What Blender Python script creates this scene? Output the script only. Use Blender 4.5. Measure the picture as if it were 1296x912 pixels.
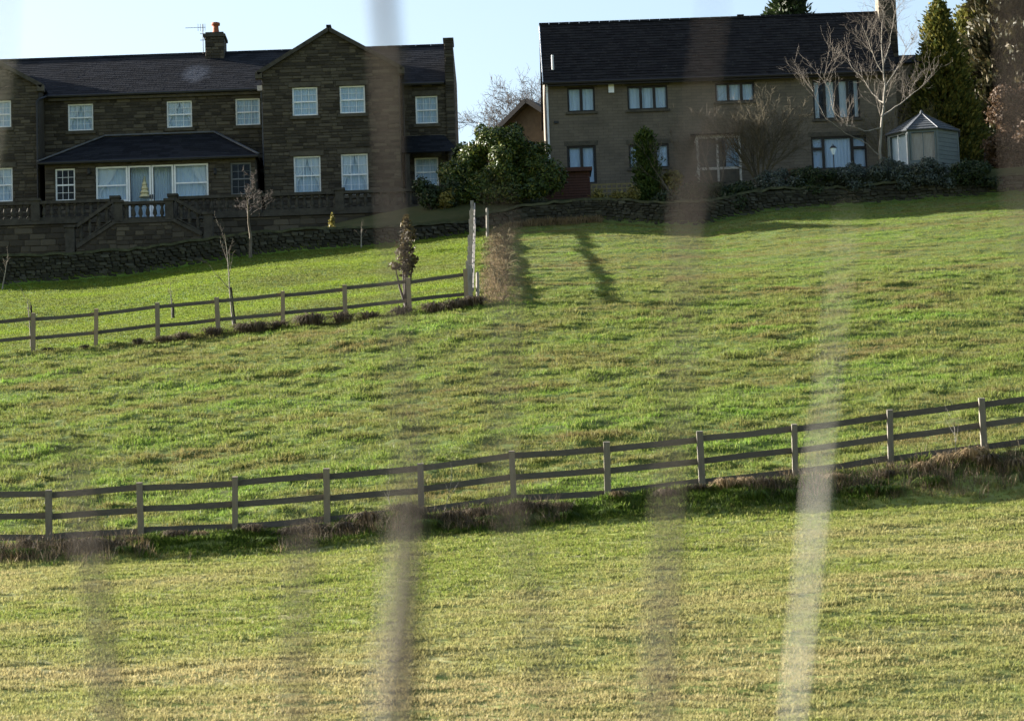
import bpy, bmesh, math, random
import numpy as np
from mathutils import Vector, Matrix

for o in list(bpy.data.objects):
    bpy.data.objects.remove(o, do_unlink=True)
scene = bpy.context.scene
COL = scene.collection
rad = math.radians

# ------------------------------------------------------------------ camera
F = 4000.0                                   # focal length in photo pixels (1296 wide)
PITCH = math.atan((1000 - 456) / F)
EYE = Vector((0, 0, 1.6))
cam_data = bpy.data.cameras.new('camera')
cam_data.sensor_width = 36.0
cam_data.lens = F / 1296 * 36.0
cam_data.clip_start = 0.1
cam_data.clip_end = 6000
cam_data.dof.use_dof = True
cam_data.dof.focus_distance = 100.0
cam_data.dof.aperture_fstop = 4.6
cam = bpy.data.objects.new('camera', cam_data)
COL.objects.link(cam)
CAMROT = Matrix.Rotation(math.pi / 2 + PITCH, 3, 'X') @ Matrix.Rotation(rad(-2.0), 3, 'Z')
cam.matrix_world = Matrix.Translation(EYE) @ CAMROT.to_4x4()
scene.camera = cam

# ------------------------------------------------------------------ light
SUN_EL, SUN_AZ = rad(17.0), rad(24.0)        # low winter sun from the left, a little behind the houses
SUN_DIR = Vector((-math.cos(SUN_EL) * math.cos(SUN_AZ), math.cos(SUN_EL) * math.sin(SUN_AZ), math.sin(SUN_EL)))
world = bpy.data.worlds.new('World')
scene.world = world
world.use_nodes = True
wn = world.node_tree.nodes
sky = wn.new('ShaderNodeTexSky')
sky.sky_type = 'NISHITA'
sky.sun_disc = False
sky.sun_elevation = SUN_EL
sky.sun_rotation = -(math.pi / 2 - SUN_AZ)
sky.air_density = 1.0
sky.dust_density = 2.4
sky.ozone_density = 1.0
world.node_tree.links.new(sky.outputs[0], wn['Background'].inputs[0])
wn['Background'].inputs[1].default_value = 0.05
sd = bpy.data.lights.new('sun', 'SUN')
sd.energy = 5.0
sd.angle = rad(0.53)
sd.color = (1.0, 0.945, 0.86)
sun = bpy.data.objects.new('sun', sd)
COL.objects.link(sun)
sun.rotation_euler = SUN_DIR.to_track_quat('Z', 'Y').to_euler()
scene.view_settings.view_transform = 'Standard'
scene.view_settings.look = 'None'
scene.view_settings.gamma = 1
scene.view_settings.use_curve_mapping = False
scene.view_settings.exposure = 2.6

# ------------------------------------------------------------------ helpers
def P(px, py, Y):
    """point at world depth Y seen at photo pixel (px, py)"""
    d = CAMROT @ Vector(((px - 648) / F, -(py - 456) / F, -1.0))
    return EYE + d * (Y / d.y)

def PXM(Y, z=22.0):
    """photo pixels per metre at depth Y"""
    return F / (Y * math.cos(PITCH) + (z - 1.6) * math.sin(PITCH))

def RECT(x0, y0, x1, y1, Y):
    c = P((x0 + x1) / 2, (y0 + y1) / 2, Y)
    s = PXM(Y, c.z)
    w, h = (x1 - x0) / s, (y1 - y0) / s
    return (c.x - w / 2, c.x + w / 2, c.z - h / 2, c.z + h / 2)

ORG = {}
def tag(o, label=None, cat=None, group=None, kind=None):
    if label: o['label'] = label
    if cat: o['category'] = cat
    if group: o['group'] = group
    if kind: o['kind'] = kind
    return o

def thing(name, loc, label, cat, group=None):
    o = bpy.data.objects.new(name, None)
    o.empty_display_size = 0.3
    o.location = loc
    COL.objects.link(o)
    ORG[o.name] = Vector(loc)
    return tag(o, label, cat, group)

def link_mesh(name, me, parent=None, loc=None):
    o = bpy.data.objects.new(name, me)
    COL.objects.link(o)
    if parent is not None:
        o.parent = parent
        ORG[o.name] = ORG[parent.name]
    else:
        ORG[o.name] = Vector((0, 0, 0))
    if loc is not None:
        o.location = loc
    return o

def copy_tree(o, parent=None):
    c = o.copy()
    COL.objects.link(c)
    c.parent = parent
    ORG[c.name] = ORG[o.name]
    for ch in list(o.children):
        copy_tree(ch, c)
    return c

class MB:
    def __init__(s): s.v = []; s.f = []
    def quad(s, a, b, c, d):
        n = len(s.v); s.v += [tuple(a), tuple(b), tuple(c), tuple(d)]; s.f.append((n, n+1, n+2, n+3)); return s
    def tri(s, a, b, c):
        n = len(s.v); s.v += [tuple(a), tuple(b), tuple(c)]; s.f.append((n, n+1, n+2)); return s
    def hexa(s, p):
        """8 points: bottom 0-3 ccw, top 4-7 ccw"""
        n = len(s.v); s.v += [tuple(q) for q in p]
        for f in ((0,3,2,1),(4,5,6,7),(0,1,5,4),(1,2,6,5),(2,3,7,6),(3,0,4,7)):
            s.f.append(tuple(n+i for i in f))
        return s
    def box(s, x0, x1, y0, y1, z0, z1):
        return s.hexa([(x0,y0,z0),(x1,y0,z0),(x1,y1,z0),(x0,y1,z0),(x0,y0,z1),(x1,y0,z1),(x1,y1,z1),(x0,y1,z1)])
    def bar(s, a, b, w, h=None, up=(0,0,1)):
        """rectangular bar from a to b, w wide, h high"""
        a, b = Vector(a), Vector(b); h = h or w
        d = (b - a).normalized(); u = Vector(up)
        if abs(d.dot(u)) > .95: u = Vector((0,1,0))
        sx = d.cross(u).normalized() * w / 2; uz = sx.cross(d).normalized() * h / 2
        return s.hexa([a-sx-uz, a+sx-uz, b+sx-uz, b-sx-uz, a-sx+uz, a+sx+uz, b+sx+uz, b-sx+uz])
    def prism(s, poly, y0, y1):
        """polygon of (x,z) extruded in y"""
        n = len(s.v); k = len(poly)
        s.v += [(x,y0,z) for x,z in poly] + [(x,y1,z) for x,z in poly]
        s.f.append(tuple(range(n, n+k))); s.f.append(tuple(range(n+2*k-1, n+k-1, -1)))
        for i in range(k):
            j = (i+1) % k
            s.f.append((n+i, n+k+i, n+k+j, n+j))
        return s
    def tube(s, pts, rads, sides=6, cap=True):
        pts = [Vector(p) for p in pts]; n0 = len(s.v)
        up = Vector((0.3, 0.9, 0.2)).normalized()
        for i, p in enumerate(pts):
            d = (pts[min(i+1, len(pts)-1)] - pts[max(i-1, 0)])
            d = d.normalized() if d.length > 1e-6 else Vector((0,0,1))
            a = d.cross(up)
            if a.length < .05: a = d.cross(Vector((1,0,0)))
            a.normalize(); b = d.cross(a)
            for k in range(sides):
                t = 2*math.pi*k/sides
                s.v.append(tuple(p + (a*math.cos(t) + b*math.sin(t)) * rads[i]))
        for i in range(len(pts)-1):
            for k in range(sides):
                k2 = (k+1) % sides; o = n0 + i*sides
                s.f.append((o+k, o+k2, o+sides+k2, o+sides+k))
        if cap:
            s.f.append(tuple(n0+k for k in range(sides))); e = n0+(len(pts)-1)*sides
            s.f.append(tuple(e+k for k in range(sides-1, -1, -1)))
        return s
    def lathe(s, prof, cx, cy, z0, sides=8):
        n0 = len(s.v)
        for r, z in prof:
            for k in range(sides):
                t = 2*math.pi*(k+.5)/sides
                s.v.append((cx+r*math.cos(t), cy+r*math.sin(t), z0+z))
        for i in range(len(prof)-1):
            for k in range(sides):
                k2 = (k+1) % sides; o = n0+i*sides
                s.f.append((o+k, o+k2, o+sides+k2, o+sides+k))
        s.f.append(tuple(n0+k for k in range(sides-1, -1, -1))); e = n0+(len(prof)-1)*sides
        s.f.append(tuple(e+k for k in range(sides)))
        return s
    def mesh(s, name, mat, org=(0,0,0), smooth=False):
        me = bpy.data.meshes.new(name)
        ox, oy, oz = org
        me.from_pydata([(x-ox, y-oy, z-oz) for x, y, z in s.v], [], s.f)
        me.materials.append(mat)
        if smooth: me.polygons.foreach_set('use_smooth', [True]*len(me.polygons))
        me.update()
        return me
    def build(s, name, mat, parent=None, smooth=False):
        org = ORG[parent.name] if parent is not None else (0,0,0)
        return link_mesh(name, s.mesh(name, mat, org, smooth), parent)

def np_mesh(name, verts, quads, mat, org=(0,0,0)):
    me = bpy.data.meshes.new(name)
    verts = np.asarray(verts, dtype=np.float32) - np.asarray(org, dtype=np.float32)
    q = np.asarray(quads, dtype=np.int32); n, k = q.shape
    me.vertices.add(len(verts)); me.vertices.foreach_set('co', verts.ravel())
    me.loops.add(n*k); me.loops.foreach_set('vertex_index', q.ravel())
    me.polygons.add(n); me.polygons.foreach_set('loop_start', np.arange(0, n*k, k, dtype=np.int32))
    me.update(calc_edges=True)
    me.validate()
    me.materials.append(mat)
    return me

# ------------------------------------------------------------------ materials
def new_mat(name):
    m = bpy.data.materials.new(name); m.use_nodes = True
    nt = m.node_tree
    return m, nt, nt.nodes['Principled BSDF']

def ramp(nt, fac, cols):
    r = nt.nodes.new('ShaderNodeValToRGB')
    e = r.color_ramp.elements
    for i, (p, c) in enumerate(cols):
        if i < 2: el = e[i]; el.position = p
        else: el = e.new(p)
        el.color = (*c, 1)
    nt.links.new(fac, r.inputs[0])
    return r.outputs[0]

def noise(nt, scale, detail=4, rough=.6, stretch=(1,1,1), coord='Position', offset=(0,0,0)):
    if coord == 'Position':
        g = nt.nodes.new('ShaderNodeNewGeometry').outputs['Position']
    else:
        g = nt.nodes.new('ShaderNodeTexCoord').outputs[coord]
    mp = nt.nodes.new('ShaderNodeMapping'); mp.inputs['Scale'].default_value = stretch
    mp.inputs['Location'].default_value = offset
    nt.links.new(g, mp.inputs[0])
    n = nt.nodes.new('ShaderNodeTexNoise'); n.inputs['Scale'].default_value = scale
    n.inputs['Detail'].default_value = detail; n.inputs['Roughness'].default_value = rough
    nt.links.new(mp.outputs[0], n.inputs['Vector'])
    return n.outputs['Fac']

def math_node(nt, op, a, b=None, c=None):
    n = nt.nodes.new('ShaderNodeMath'); n.operation = op
    for i, v in enumerate((a, b, c)):
        if v is None: continue
        if isinstance(v, (int, float)): n.inputs[i].default_value = v
        else: nt.links.new(v, n.inputs[i])
    return n.outputs[0]

def mixcol(nt, fac, a, b, mode='MIX'):
    n = nt.nodes.new('ShaderNodeMix'); n.data_type = 'RGBA'; n.blend_type = mode
    for s, v in ((n.inputs[0], fac), (n.inputs[6], a), (n.inputs[7], b)):
        if isinstance(v, (int, float)): s.default_value = v
        elif isinstance(v, tuple): s.default_value = (*v, 1) if len(v) == 3 else v
        else: nt.links.new(v, s)
    return n.outputs[2]

def piece_random(nt):
    """per piece random number, for single objects and for islands of a joined mesh alike"""
    oi = nt.nodes.new('ShaderNodeObjectInfo').outputs['Random']
    gi = nt.nodes.new('ShaderNodeNewGeometry').outputs['Random Per Island']
    return math_node(nt, 'FRACT', math_node(nt, 'ADD', oi, gi))

def bump(nt, bsdf, h, strength=.4, dist=.02):
    b = nt.nodes.new('ShaderNodeBump'); b.inputs['Strength'].default_value = strength
    b.inputs['Distance'].default_value = dist
    nt.links.new(h, b.inputs['Height']); nt.links.new(b.outputs[0], bsdf.inputs['Normal'])

def noisy_mat(name, cols, scale=3, rough=.9, stretch=(1,1,1), bstr=.3, bdist=.02, bscale=None, spec=.3, pieces=None, pmix=.6):
    m, nt, b = new_mat(name)
    n = noise(nt, scale, 5, .65, stretch)
    c = ramp(nt, n, cols)
    if pieces:
        pc = ramp(nt, piece_random(nt), pieces)
        c = mixcol(nt, pmix, c, pc)
    nt.links.new(c, b.inputs['Base Color'])
    b.inputs['Roughness'].default_value = rough
    b.inputs['Specular IOR Level'].default_value = spec
    if bstr: bump(nt, b, noise(nt, bscale or scale*4, 4, .6, stretch), bstr, bdist)
    return m

def leaf_mat(name, pieces, trans=.25, rough=.6, patch=None, spec=.3, uphill=None):
    m, nt, b = new_mat(name)
    c = ramp(nt, piece_random(nt), pieces)
    if patch:
        pf, pcol, pscale, st = patch
        f = noise(nt, pscale, 4, .6, st)
        if uphill:                       # less straw where the ground is wetter, towards the foot of the bank
            sx = nt.nodes.new('ShaderNodeSeparateXYZ'); nt.links.new(nt.nodes.new('ShaderNodeNewGeometry').outputs['Position'], sx.inputs[0])
            mr = nt.nodes.new('ShaderNodeMapRange'); mr.inputs[1].default_value = uphill[0]; mr.inputs[2].default_value = uphill[1]
            mr.inputs[3].default_value = uphill[2]; mr.inputs[4].default_value = uphill[3]
            nt.links.new(sx.outputs[1], mr.inputs[0]); f = math_node(nt, 'ADD', f, mr.outputs[0])
        c = mixcol(nt, ramp(nt, f, [(.5-pf,(0,0,0)),(.5+pf,(1,1,1))]), c, pcol)
    nt.links.new(c, b.inputs['Base Color'])
    b.inputs['Roughness'].default_value = rough
    b.inputs['Specular IOR Level'].default_value = spec
    if trans:
        t = nt.nodes.new('ShaderNodeBsdfTranslucent'); nt.links.new(c, t.inputs[0])
        mx = nt.nodes.new('ShaderNodeMixShader'); mx.inputs[0].default_value = trans
        nt.links.new(b.outputs[0], mx.inputs[1]); nt.links.new(t.outputs[0], mx.inputs[2])
        nt.links.new(mx.outputs[0], nt.nodes['Material Output'].inputs[0])
    return m

M = {}
stone_pieces = [(0,(0.0192,0.0174,0.0144)),(.3,(0.0336,0.0300,0.0240)),(.6,(0.0576,0.0504,0.0384)),(.85,(0.0792,0.0696,0.0516)),(1,(0.1020,0.0888,0.0648))]
M['stone'] = noisy_mat('gritstone', [(.25,(0.0140,0.0115,0.0085)),(.5,(0.0450,0.0350,0.0230)),(.8,(0.0800,0.0625,0.0400))], 5, .95, bstr=.5, bdist=.02, bscale=25, pieces=stone_pieces, pmix=.72)
M['mortar'] = noisy_mat('mortar', [(.3,(0.0275,0.0225,0.0165)),(.7,(0.0600,0.0500,0.0360))], 4, .95)
M['dressed'] = noisy_mat('dressed_stone', [(.25,(0.0310,0.0279,0.0223)),(.5,(0.0620,0.0546,0.0409)),(.8,(0.0961,0.0837,0.0620))], 4, .9, bscale=30)
M['sooty'] = noisy_mat('weathered_stone', [(.25,(0.0180,0.0168,0.0144)),(.5,(0.0450,0.0408,0.0330)),(.8,(0.0720,0.0660,0.0540))], 5, .95, bscale=30)
M['dry'] = noisy_mat('dry_stone', [(.3,(0.0132,0.0132,0.0084)),(.5,(0.0300,0.0282,0.0198)),(.75,(0.0450,0.0510,0.0210))], 3, .95, bstr=.6, bscale=20,
                     pieces=[(0,(.010,.010,.007)),(.4,(.024,.023,.016)),(.75,(.042,.040,.028)),(1,(.08,.078,.06))], pmix=.55)
M['dry_core'] = noisy_mat('wall_core', [(.3,(.012,.011,.008)),(.7,(.03,.028,.02))], 5, .95)

def slate_mat(name, cols, w, h, speck=None, stain=None):
    m, nt, b = new_mat(name)
    tc = nt.nodes.new('ShaderNodeNewGeometry').outputs['Position']
    n = noise(nt, 1.2, 5, .65)
    n2 = noise(nt, 7, 3, .6, (1.6, 1, 1.6))
    c = ramp(nt, math_node(nt, 'MULTIPLY_ADD', n2, .6, math_node(nt, 'MULTIPLY', n, .4)), cols)
    c = mixcol(nt, .55, c, ramp(nt, piece_random(nt), cols))
    if speck:
        v = nt.nodes.new('ShaderNodeTexVoronoi'); v.inputs['Scale'].default_value = 6.0
        nt.links.new(tc, v.inputs['Vector'])
        f = ramp(nt, v.outputs['Distance'], [(.14,(1,1,1)),(.26,(0,0,0))])
        f2 = ramp(nt, noise(nt, 2.2, 3), [(.46,(0,0,0)),(.62,(1,1,1))])
        c = mixcol(nt, mixcol(nt, 1.0, f, f2, 'MULTIPLY'), c, speck)
    if stain:                            # bleached patch of slates below the chimney
        vd = nt.nodes.new('ShaderNodeVectorMath'); vd.operation = 'DISTANCE'
        sc_ = nt.nodes.new('ShaderNodeMapping'); sc_.inputs['Scale'].default_value = (1, 0, 1)
        nt.links.new(tc, sc_.inputs[0]); nt.links.new(sc_.outputs[0], vd.inputs[0])
        vd.inputs[1].default_value = (stain[0].x, 0, stain[0].z)
        dd = math_node(nt, 'ADD', vd.outputs['Value'], math_node(nt, 'MULTIPLY', math_node(nt, 'SUBTRACT', noise(nt, 3.0, 4, .7), .5), .9))
        c = mixcol(nt, ramp(nt, dd, [(stain[1]*.55, (.85,.85,.85)), (stain[1]*1.1, (0,0,0))]), c, ramp(nt, noise(nt, 9, 4, .7), [(.35,(.030,.034,.044)),(.65,(.10,.108,.128))]))
    nt.links.new(c, b.inputs['Base Color'])
    b.inputs['Roughness'].default_value = .85
    b.inputs['Specular IOR Level'].default_value = .08
    bump(nt, b, n2, .4, .02)
    return m
SLATE_COLS = [(.3,(0.0066,0.0072,0.0094)),(.5,(0.0121,0.0132,0.0165)),(.75,(0.0198,0.0209,0.0253))]
M['slate'] = slate_mat('blue_slate', SLATE_COLS, .35, .2)
M['main_slate'] = slate_mat('stained_slate', SLATE_COLS, .35, .2, stain=(P(249, 97, 131.2), .62))
M['tile'] = slate_mat('dark_tile', [(.3,(0.0060,0.0054,0.0060)),(.5,(0.0108,0.0102,0.0108)),(.75,(0.0168,0.0162,0.0162))], .35, .2, speck=(0.0420,0.0408,0.0360))
M['pale_slate'] = noisy_mat('bleached_slate', [(.3,(0.0280,0.0304,0.0368)),(.6,(0.0680,0.0720,0.0840)),(.8,(0.1040,0.1080,0.1200))], 5, .8)
M['lead'] = noisy_mat('lead', [(.3,(.05,.055,.065)),(.7,(.10,.105,.12))], 5, .6)
M['white'] = noisy_mat('white_paint', [(.3,(.62,.64,.68)),(.7,(.78,.79,.80))], 6, .5, bstr=0)
M['grey_paint'] = noisy_mat('grey_paint', [(.3,(.10,.105,.11)),(.7,(.15,.155,.16))], 6, .6, bstr=0)
M['brown_frame'] = noisy_mat('dark_brown_paint', [(.3,(0.0060,0.0042,0.0036)),(.7,(0.0120,0.0084,0.0066))], 6, .5, bstr=0)
M['black'] = noisy_mat('black_iron', [(.3,(.010,.010,.011)),(.7,(.018,.018,.02))], 6, .5, bstr=0)
M['terracotta'] = noisy_mat('terracotta', [(.3,(.16,.045,.022)),(.7,(.27,.085,.04))], 9, .8)
M['curtain'] = noisy_mat('curtain', [(.35,(.72,.76,.82)),(.65,(.84,.87,.90))], 7, .9, (6,1,.3), bstr=0)
M['net'] = noisy_mat('net_curtain', [(.35,(.58,.68,.80)),(.65,(.74,.83,.92))], 8, .9, (7,1,.4), bstr=0)
M['blind'] = noisy_mat('blind', [(.35,(.74,.77,.80)),(.65,(.86,.88,.89))], 6, .9, (8,1,.3), bstr=0)
M['pink_blind'] = noisy_mat('pink_blind', [(.35,(0.5400,0.4050,0.3150)),(.65,(0.6900,0.5400,0.4350))], 6, .9, (6,6,.5), bstr=0)
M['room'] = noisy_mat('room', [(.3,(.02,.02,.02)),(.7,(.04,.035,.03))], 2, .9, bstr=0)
M['metal'] = noisy_mat('bright_metal', [(.3,(.3,.3,.3)),(.7,(.5,.5,.5))], 9, .35, bstr=0)
M['timber'] = noisy_mat('weathered_timber', [(.25,(0.0800,0.0680,0.0520)),(.5,(0.1520,0.1320,0.1040)),(.8,(0.2240,0.2000,0.1600))], 6, .85, (3,3,.6), bstr=.5, bscale=30,
                        pieces=[(0,(.09,.083,.072)),(.5,(.15,.13,.10)),(1,(.32,.225,.13))], pmix=.6)
M['rail'] = noisy_mat('rail_timber', [(.25,(.045,.04,.035)),(.5,(.085,.075,.065)),(.8,(.13,.115,.095))], 6, .85, (.8,3,4), bstr=.5, bscale=30,
                      pieces=[(0,(.05,.045,.038)),(1,(.12,.105,.085))], pmix=.45)
M['pale_timber'] = noisy_mat('bleached_timber', [(.25,(0.1500,0.1350,0.1125)),(.5,(0.2400,0.2175,0.1875)),(.8,(0.3150,0.2925,0.2550))], 6, .85, (3,3,.6), bstr=.5, bscale=30)
M['shed'] = noisy_mat('red_brown_stain', [(.3,(0.0360,0.0144,0.0096)),(.7,(0.0720,0.0288,0.0192))], 5, .8, (3,3,.5))
M['lattice'] = noisy_mat('yellow_lattice', [(.3,(0.1100,0.0880,0.0385)),(.7,(0.1870,0.1540,0.0715))], 8, .8)
M['summer'] = noisy_mat('sage_paint', [(.3,(0.0880,0.1100,0.1128)),(.7,(0.1210,0.1458,0.1485))], 5, .6, bstr=.2)
M['summer_roof'] = noisy_mat('grey_felt', [(.3,(0.0420,0.0490,0.0560)),(.7,(0.0700,0.0784,0.0875))], 6, .85)
M['bark'] = noisy_mat('bark', [(.25,(.045,.036,.027)),(.5,(.10,.083,.062)),(.8,(.17,.145,.11))], 6, .9, (1,1,.4), bstr=.5, bscale=20)
M['pale_bark'] = noisy_mat('pale_bark', [(.25,(0.1020,0.0892,0.0723)),(.5,(0.2125,0.1913,0.1615)),(.8,(0.3230,0.2975,0.2550))], 6, .9, (1,1,.5), bstr=.5, bscale=20)
M['dark_bark'] = noisy_mat('dark_bark', [(.3,(.02,.015,.012)),(.7,(.055,.043,.035))], 6, .9)
M['olive_twig'] = noisy_mat('olive_twig', [(.3,(.06,.05,.022)),(.7,(.13,.11,.05))], 5, .9, bstr=0)
M['stake'] = noisy_mat('dark_stake', [(.3,(.014,.012,.010)),(.7,(.03,.026,.022))], 5, .9)
M['grey_stem'] = noisy_mat('grey_stem', [(.3,(.14,.125,.11)),(.7,(.26,.235,.21))], 30, .85)
M['pale_stem'] = noisy_mat('pale_stem', [(.3,(0.3000,0.2812,0.2475)),(.7,(0.4350,0.4125,0.3675))], 30, .8)
M['brown_stem'] = noisy_mat('brown_stem', [(.3,(0.0385,0.0286,0.0231)),(.7,(0.0715,0.0550,0.0468))], 30, .9)

m, nt, b = new_mat('window_glass')
b.inputs['Base Color'].default_value = (.02,.025,.03,1); b.inputs['Roughness'].default_value = .02
b.inputs['Specular IOR Level'].default_value = .8
tr = nt.nodes.new('ShaderNodeBsdfTransparent'); tr.inputs[0].default_value = (.92,.96,.99,1)
mx = nt.nodes.new('ShaderNodeMixShader'); mx.inputs[0].default_value = .88
nt.links.new(b.outputs[0], mx.inputs[1]); nt.links.new(tr.outputs[0], mx.inputs[2])
nt.links.new(mx.outputs[0], nt.nodes['Material Output'].inputs[0])
M['glass'] = m

# smooth coursed stone of the second house: courses too fine to tell apart at this distance
m, nt, b = new_mat('coursed_stone')
g = nt.nodes.new('ShaderNodeNewGeometry').outputs['Position']
mp = nt.nodes.new('ShaderNodeMapping'); mp.inputs['Rotation'].default_value = (math.pi/2, 0, 0)
nt.links.new(g, mp.inputs[0])
bt = nt.nodes.new('ShaderNodeTexBrick'); bt.inputs['Scale'].default_value = 1
bt.inputs['Brick Width'].default_value = .42; bt.inputs['Row Height'].default_value = .13
bt.inputs['Mortar Size'].default_value = .009; bt.inputs['Bias'].default_value = 0
bt.inputs['Color1'].default_value = (.092,.076,.056,1); bt.inputs['Color2'].default_value = (.134,.111,.081,1)
bt.inputs['Mortar'].default_value = (.040,.034,.026,1)
nt.links.new(mp.outputs[0], bt.inputs['Vector'])
c = mixcol(nt, .5, bt.outputs['Color'], ramp(nt, noise(nt, 1.3, 5, .65), [(.3,(.062,.052,.039)),(.7,(.142,.118,.087))]))
nt.links.new(c, b.inputs['Base Color']); b.inputs['Roughness'].default_value = .95
bump(nt, b, bt.outputs['Fac'], -.6, .02)
M['coursed'] = m
m2 = noisy_mat('orange_brick', [(.3,(.085,.056,.032)),(.7,(.135,.092,.053))], 3, .9); M['orange_wall'] = m2
M['brown_roof'] = noisy_mat('brown_tile', [(.3,(.05,.035,.022)),(.7,(.085,.06,.038))], 4, .9)
# ------------------------------------------------------------------ terrain
_TAB = {}
def vnoise(x, y, seed):
    if seed not in _TAB: _TAB[seed] = np.random.RandomState(seed).rand(256, 256)
    T = _TAB[seed]
    xi = np.floor(x).astype(int); yi = np.floor(y).astype(int)
    fx = x - xi; fy = y - yi
    fx = fx*fx*(3-2*fx); fy = fy*fy*(3-2*fy)
    a = T[xi & 255, yi & 255]; b = T[(xi+1) & 255, yi & 255]
    c = T[xi & 255, (yi+1) & 255]; d = T[(xi+1) & 255, (yi+1) & 255]
    return (a*(1-fx)+b*fx)*(1-fy) + (c*(1-fx)+d*fx)*fy - .5

def fbm(x, y, seed, oct=3):
    s = 0; a = 1.0
    for i in range(oct):
        s = s + a*vnoise(x*2**i + 17*i, y*2**i + 31*i, seed+i); a *= .5
    return s

# each line of the hillside is (pixel x, pixel y, depth)
L_low   = [(0,912,40.5),(648,912,39.5),(1296,912,39)]
L_edge  = [(0,724,59.0),(300,702,59.0),(650,668,59.0),(1000,645,59.0),(1296,628,59.0)]
L_fence = [(0,694,61.0),(297,672,61.0),(533,648,61.0),(769,625,61.0),(1006,602,61.0),(1296,570,61.0)]
L_mid   = [(0,452,91.0),(277,424,91.0),(437,407,91.0),(590,389,91.0),(760,378,91.0),(1000,368,91.0),(1296,350,91.0)]
L_wall  = [(0,363,112.0),(160,352,113.5),(330,327,116.0),(440,315,117.5),(540,303,119.0),(660,286,121.0),(760,280,121.0),(880,286,120.0),(970,268,121.5),(1060,262,122.0),(1296,243,122.5)]

def line_funcs(L):
    pts = [P(*q) for q in L]
    xs = np.array([p.x for p in pts]); ys = np.array([p.y for p in pts]); zs = np.array([p.z for p in pts])
    def ex(x, v):
        r = np.interp(x, xs, v)
        sl = (v[-1]-v[0])/(xs[-1]-xs[0])
        dx = np.where(x > xs[-1], np.minimum(x-xs[-1], 60), np.where(x < xs[0], np.maximum(x-xs[0], -60), 0))
        return r + sl*dx
    return (lambda x: ex(x, ys)), (lambda x: ex(x, zs))
fl = [line_funcs(L) for L in (L_low, L_edge, L_fence, L_mid, L_wall)]
CORNER_X = P(605, 390, 91).x

def terrain_base(x, y):
    x = np.asarray(x, float); y = np.asarray(y, float)
    o = np.ones_like(x)
    Ys = [-3000*o, -40*o, 5*o, 26*o]; Zs = [-30*o, -4*o, 0*o, .15*o]
    for fy, fz in fl:
        Ys.append(fy(x)*o); Zs.append(fz(x)*o)
    wy, wz = Ys[-1], Zs[-1]
    Ys += [wy+.35, np.maximum(wy+.9, 123.0)*o, 131*o, 150*o, 3000*o]
    left = np.clip((1.0 - x)/2.0, 0, 1)
    Zs += [wz+.75, wz+1.25+.9*left, 25.2*left+26.3*(1-left), 26.3*o, 24*o]
    z = np.zeros_like(x)
    for k in range(len(Ys)-1):
        a, b_ = Ys[k], Ys[k+1]
        t = np.clip((y-a)/np.maximum(b_-a, 1e-3), 0, 1)
        z = np.where((y >= a) & (y <= b_ if k == len(Ys)-2 else y < b_), Zs[k]*(1-t)+Zs[k+1]*t, z)
    return z

def zone(x, y):
    """0 mown lower field, 1 rough middle field, 2 lawn, 3 garden and beyond"""
    wy = fl[4][0](x); 
    zz = np.where(y < 60.0 + .35*vnoise(x*.8, x*0+3.3, 91), 0, 1)
    zz = np.where((y > 91.2) & (x < CORNER_X - .2 + (y-91)*.012), 2, zz)
    zz = np.where(y > wy + .15, 3, zz)
    return zz

def terrain(x, y):
    x = np.asarray(x, float); y = np.asarray(y, float)
    z = terrain_base(x, y)
    zn = zone(x, y)
    near = (y > 20) & (y < 126)
    swell = fbm(x*.10, y*.16, 5, 2)*.22
    rough = fbm(x*1.0, y*1.3, 11, 3)*(.09-.035*np.clip((y-88)/14, 0, 1)) + np.maximum(fbm(x*2.3, y*3.0, 23, 2), 0)*(.13-.09*np.clip((y-88)/14, 0, 1))
    mown = fbm(x*.7, y*1.8, 31, 3)*.06 + np.maximum(fbm(x*1.1, y*3.2, 33, 2)-.15, 0)*.05
    lawn = fbm(x*.4, y*.5, 41, 2)*.05
    # the step of the bank on which the hedge-side corner stands
    d = np.where(zn == 0, mown, np.where(zn == 1, rough, np.where(zn == 2, lawn, .05*fbm(x, y, 7, 2))))
    # lumpy bank below the lower fence
    bank = np.exp(-((y-60.4)/.5)**2)*(.04 + fbm(x*.9, y*1.5, 61, 2)*.35)
    return z + np.where(near, d + swell*np.clip((y-26)/10, 0, 1) + bank, 0)

def tz(x, y): return float(terrain(np.array([x]), np.array([y]))[0])

# ground sheet
def axis(lo, hi, step, far):
    a = np.arange(lo, hi+1e-6, step)
    g = []; d = step; v = hi
    while v < far: d *= 1.35; v += d; g.append(v)
    h = []; d = step; v = lo
    while v > -far: d *= 1.35; v -= d; h.append(v)
    return np.concatenate([np.array(h[::-1]), a, np.array(g)])
gx = axis(-24, 24, .16, 2500); gy = axis(35, 124, .13, 2500)
XX, YY = np.meshgrid(gx, gy)
ZZ = terrain(XX.ravel(), YY.ravel())
nx, ny = len(gx), len(gy)
idx = np.arange(nx*ny).reshape(ny, nx)
quads = np.stack([idx[:-1,:-1], idx[:-1,1:], idx[1:,1:], idx[1:,:-1]], -1).reshape(-1, 4)

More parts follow.
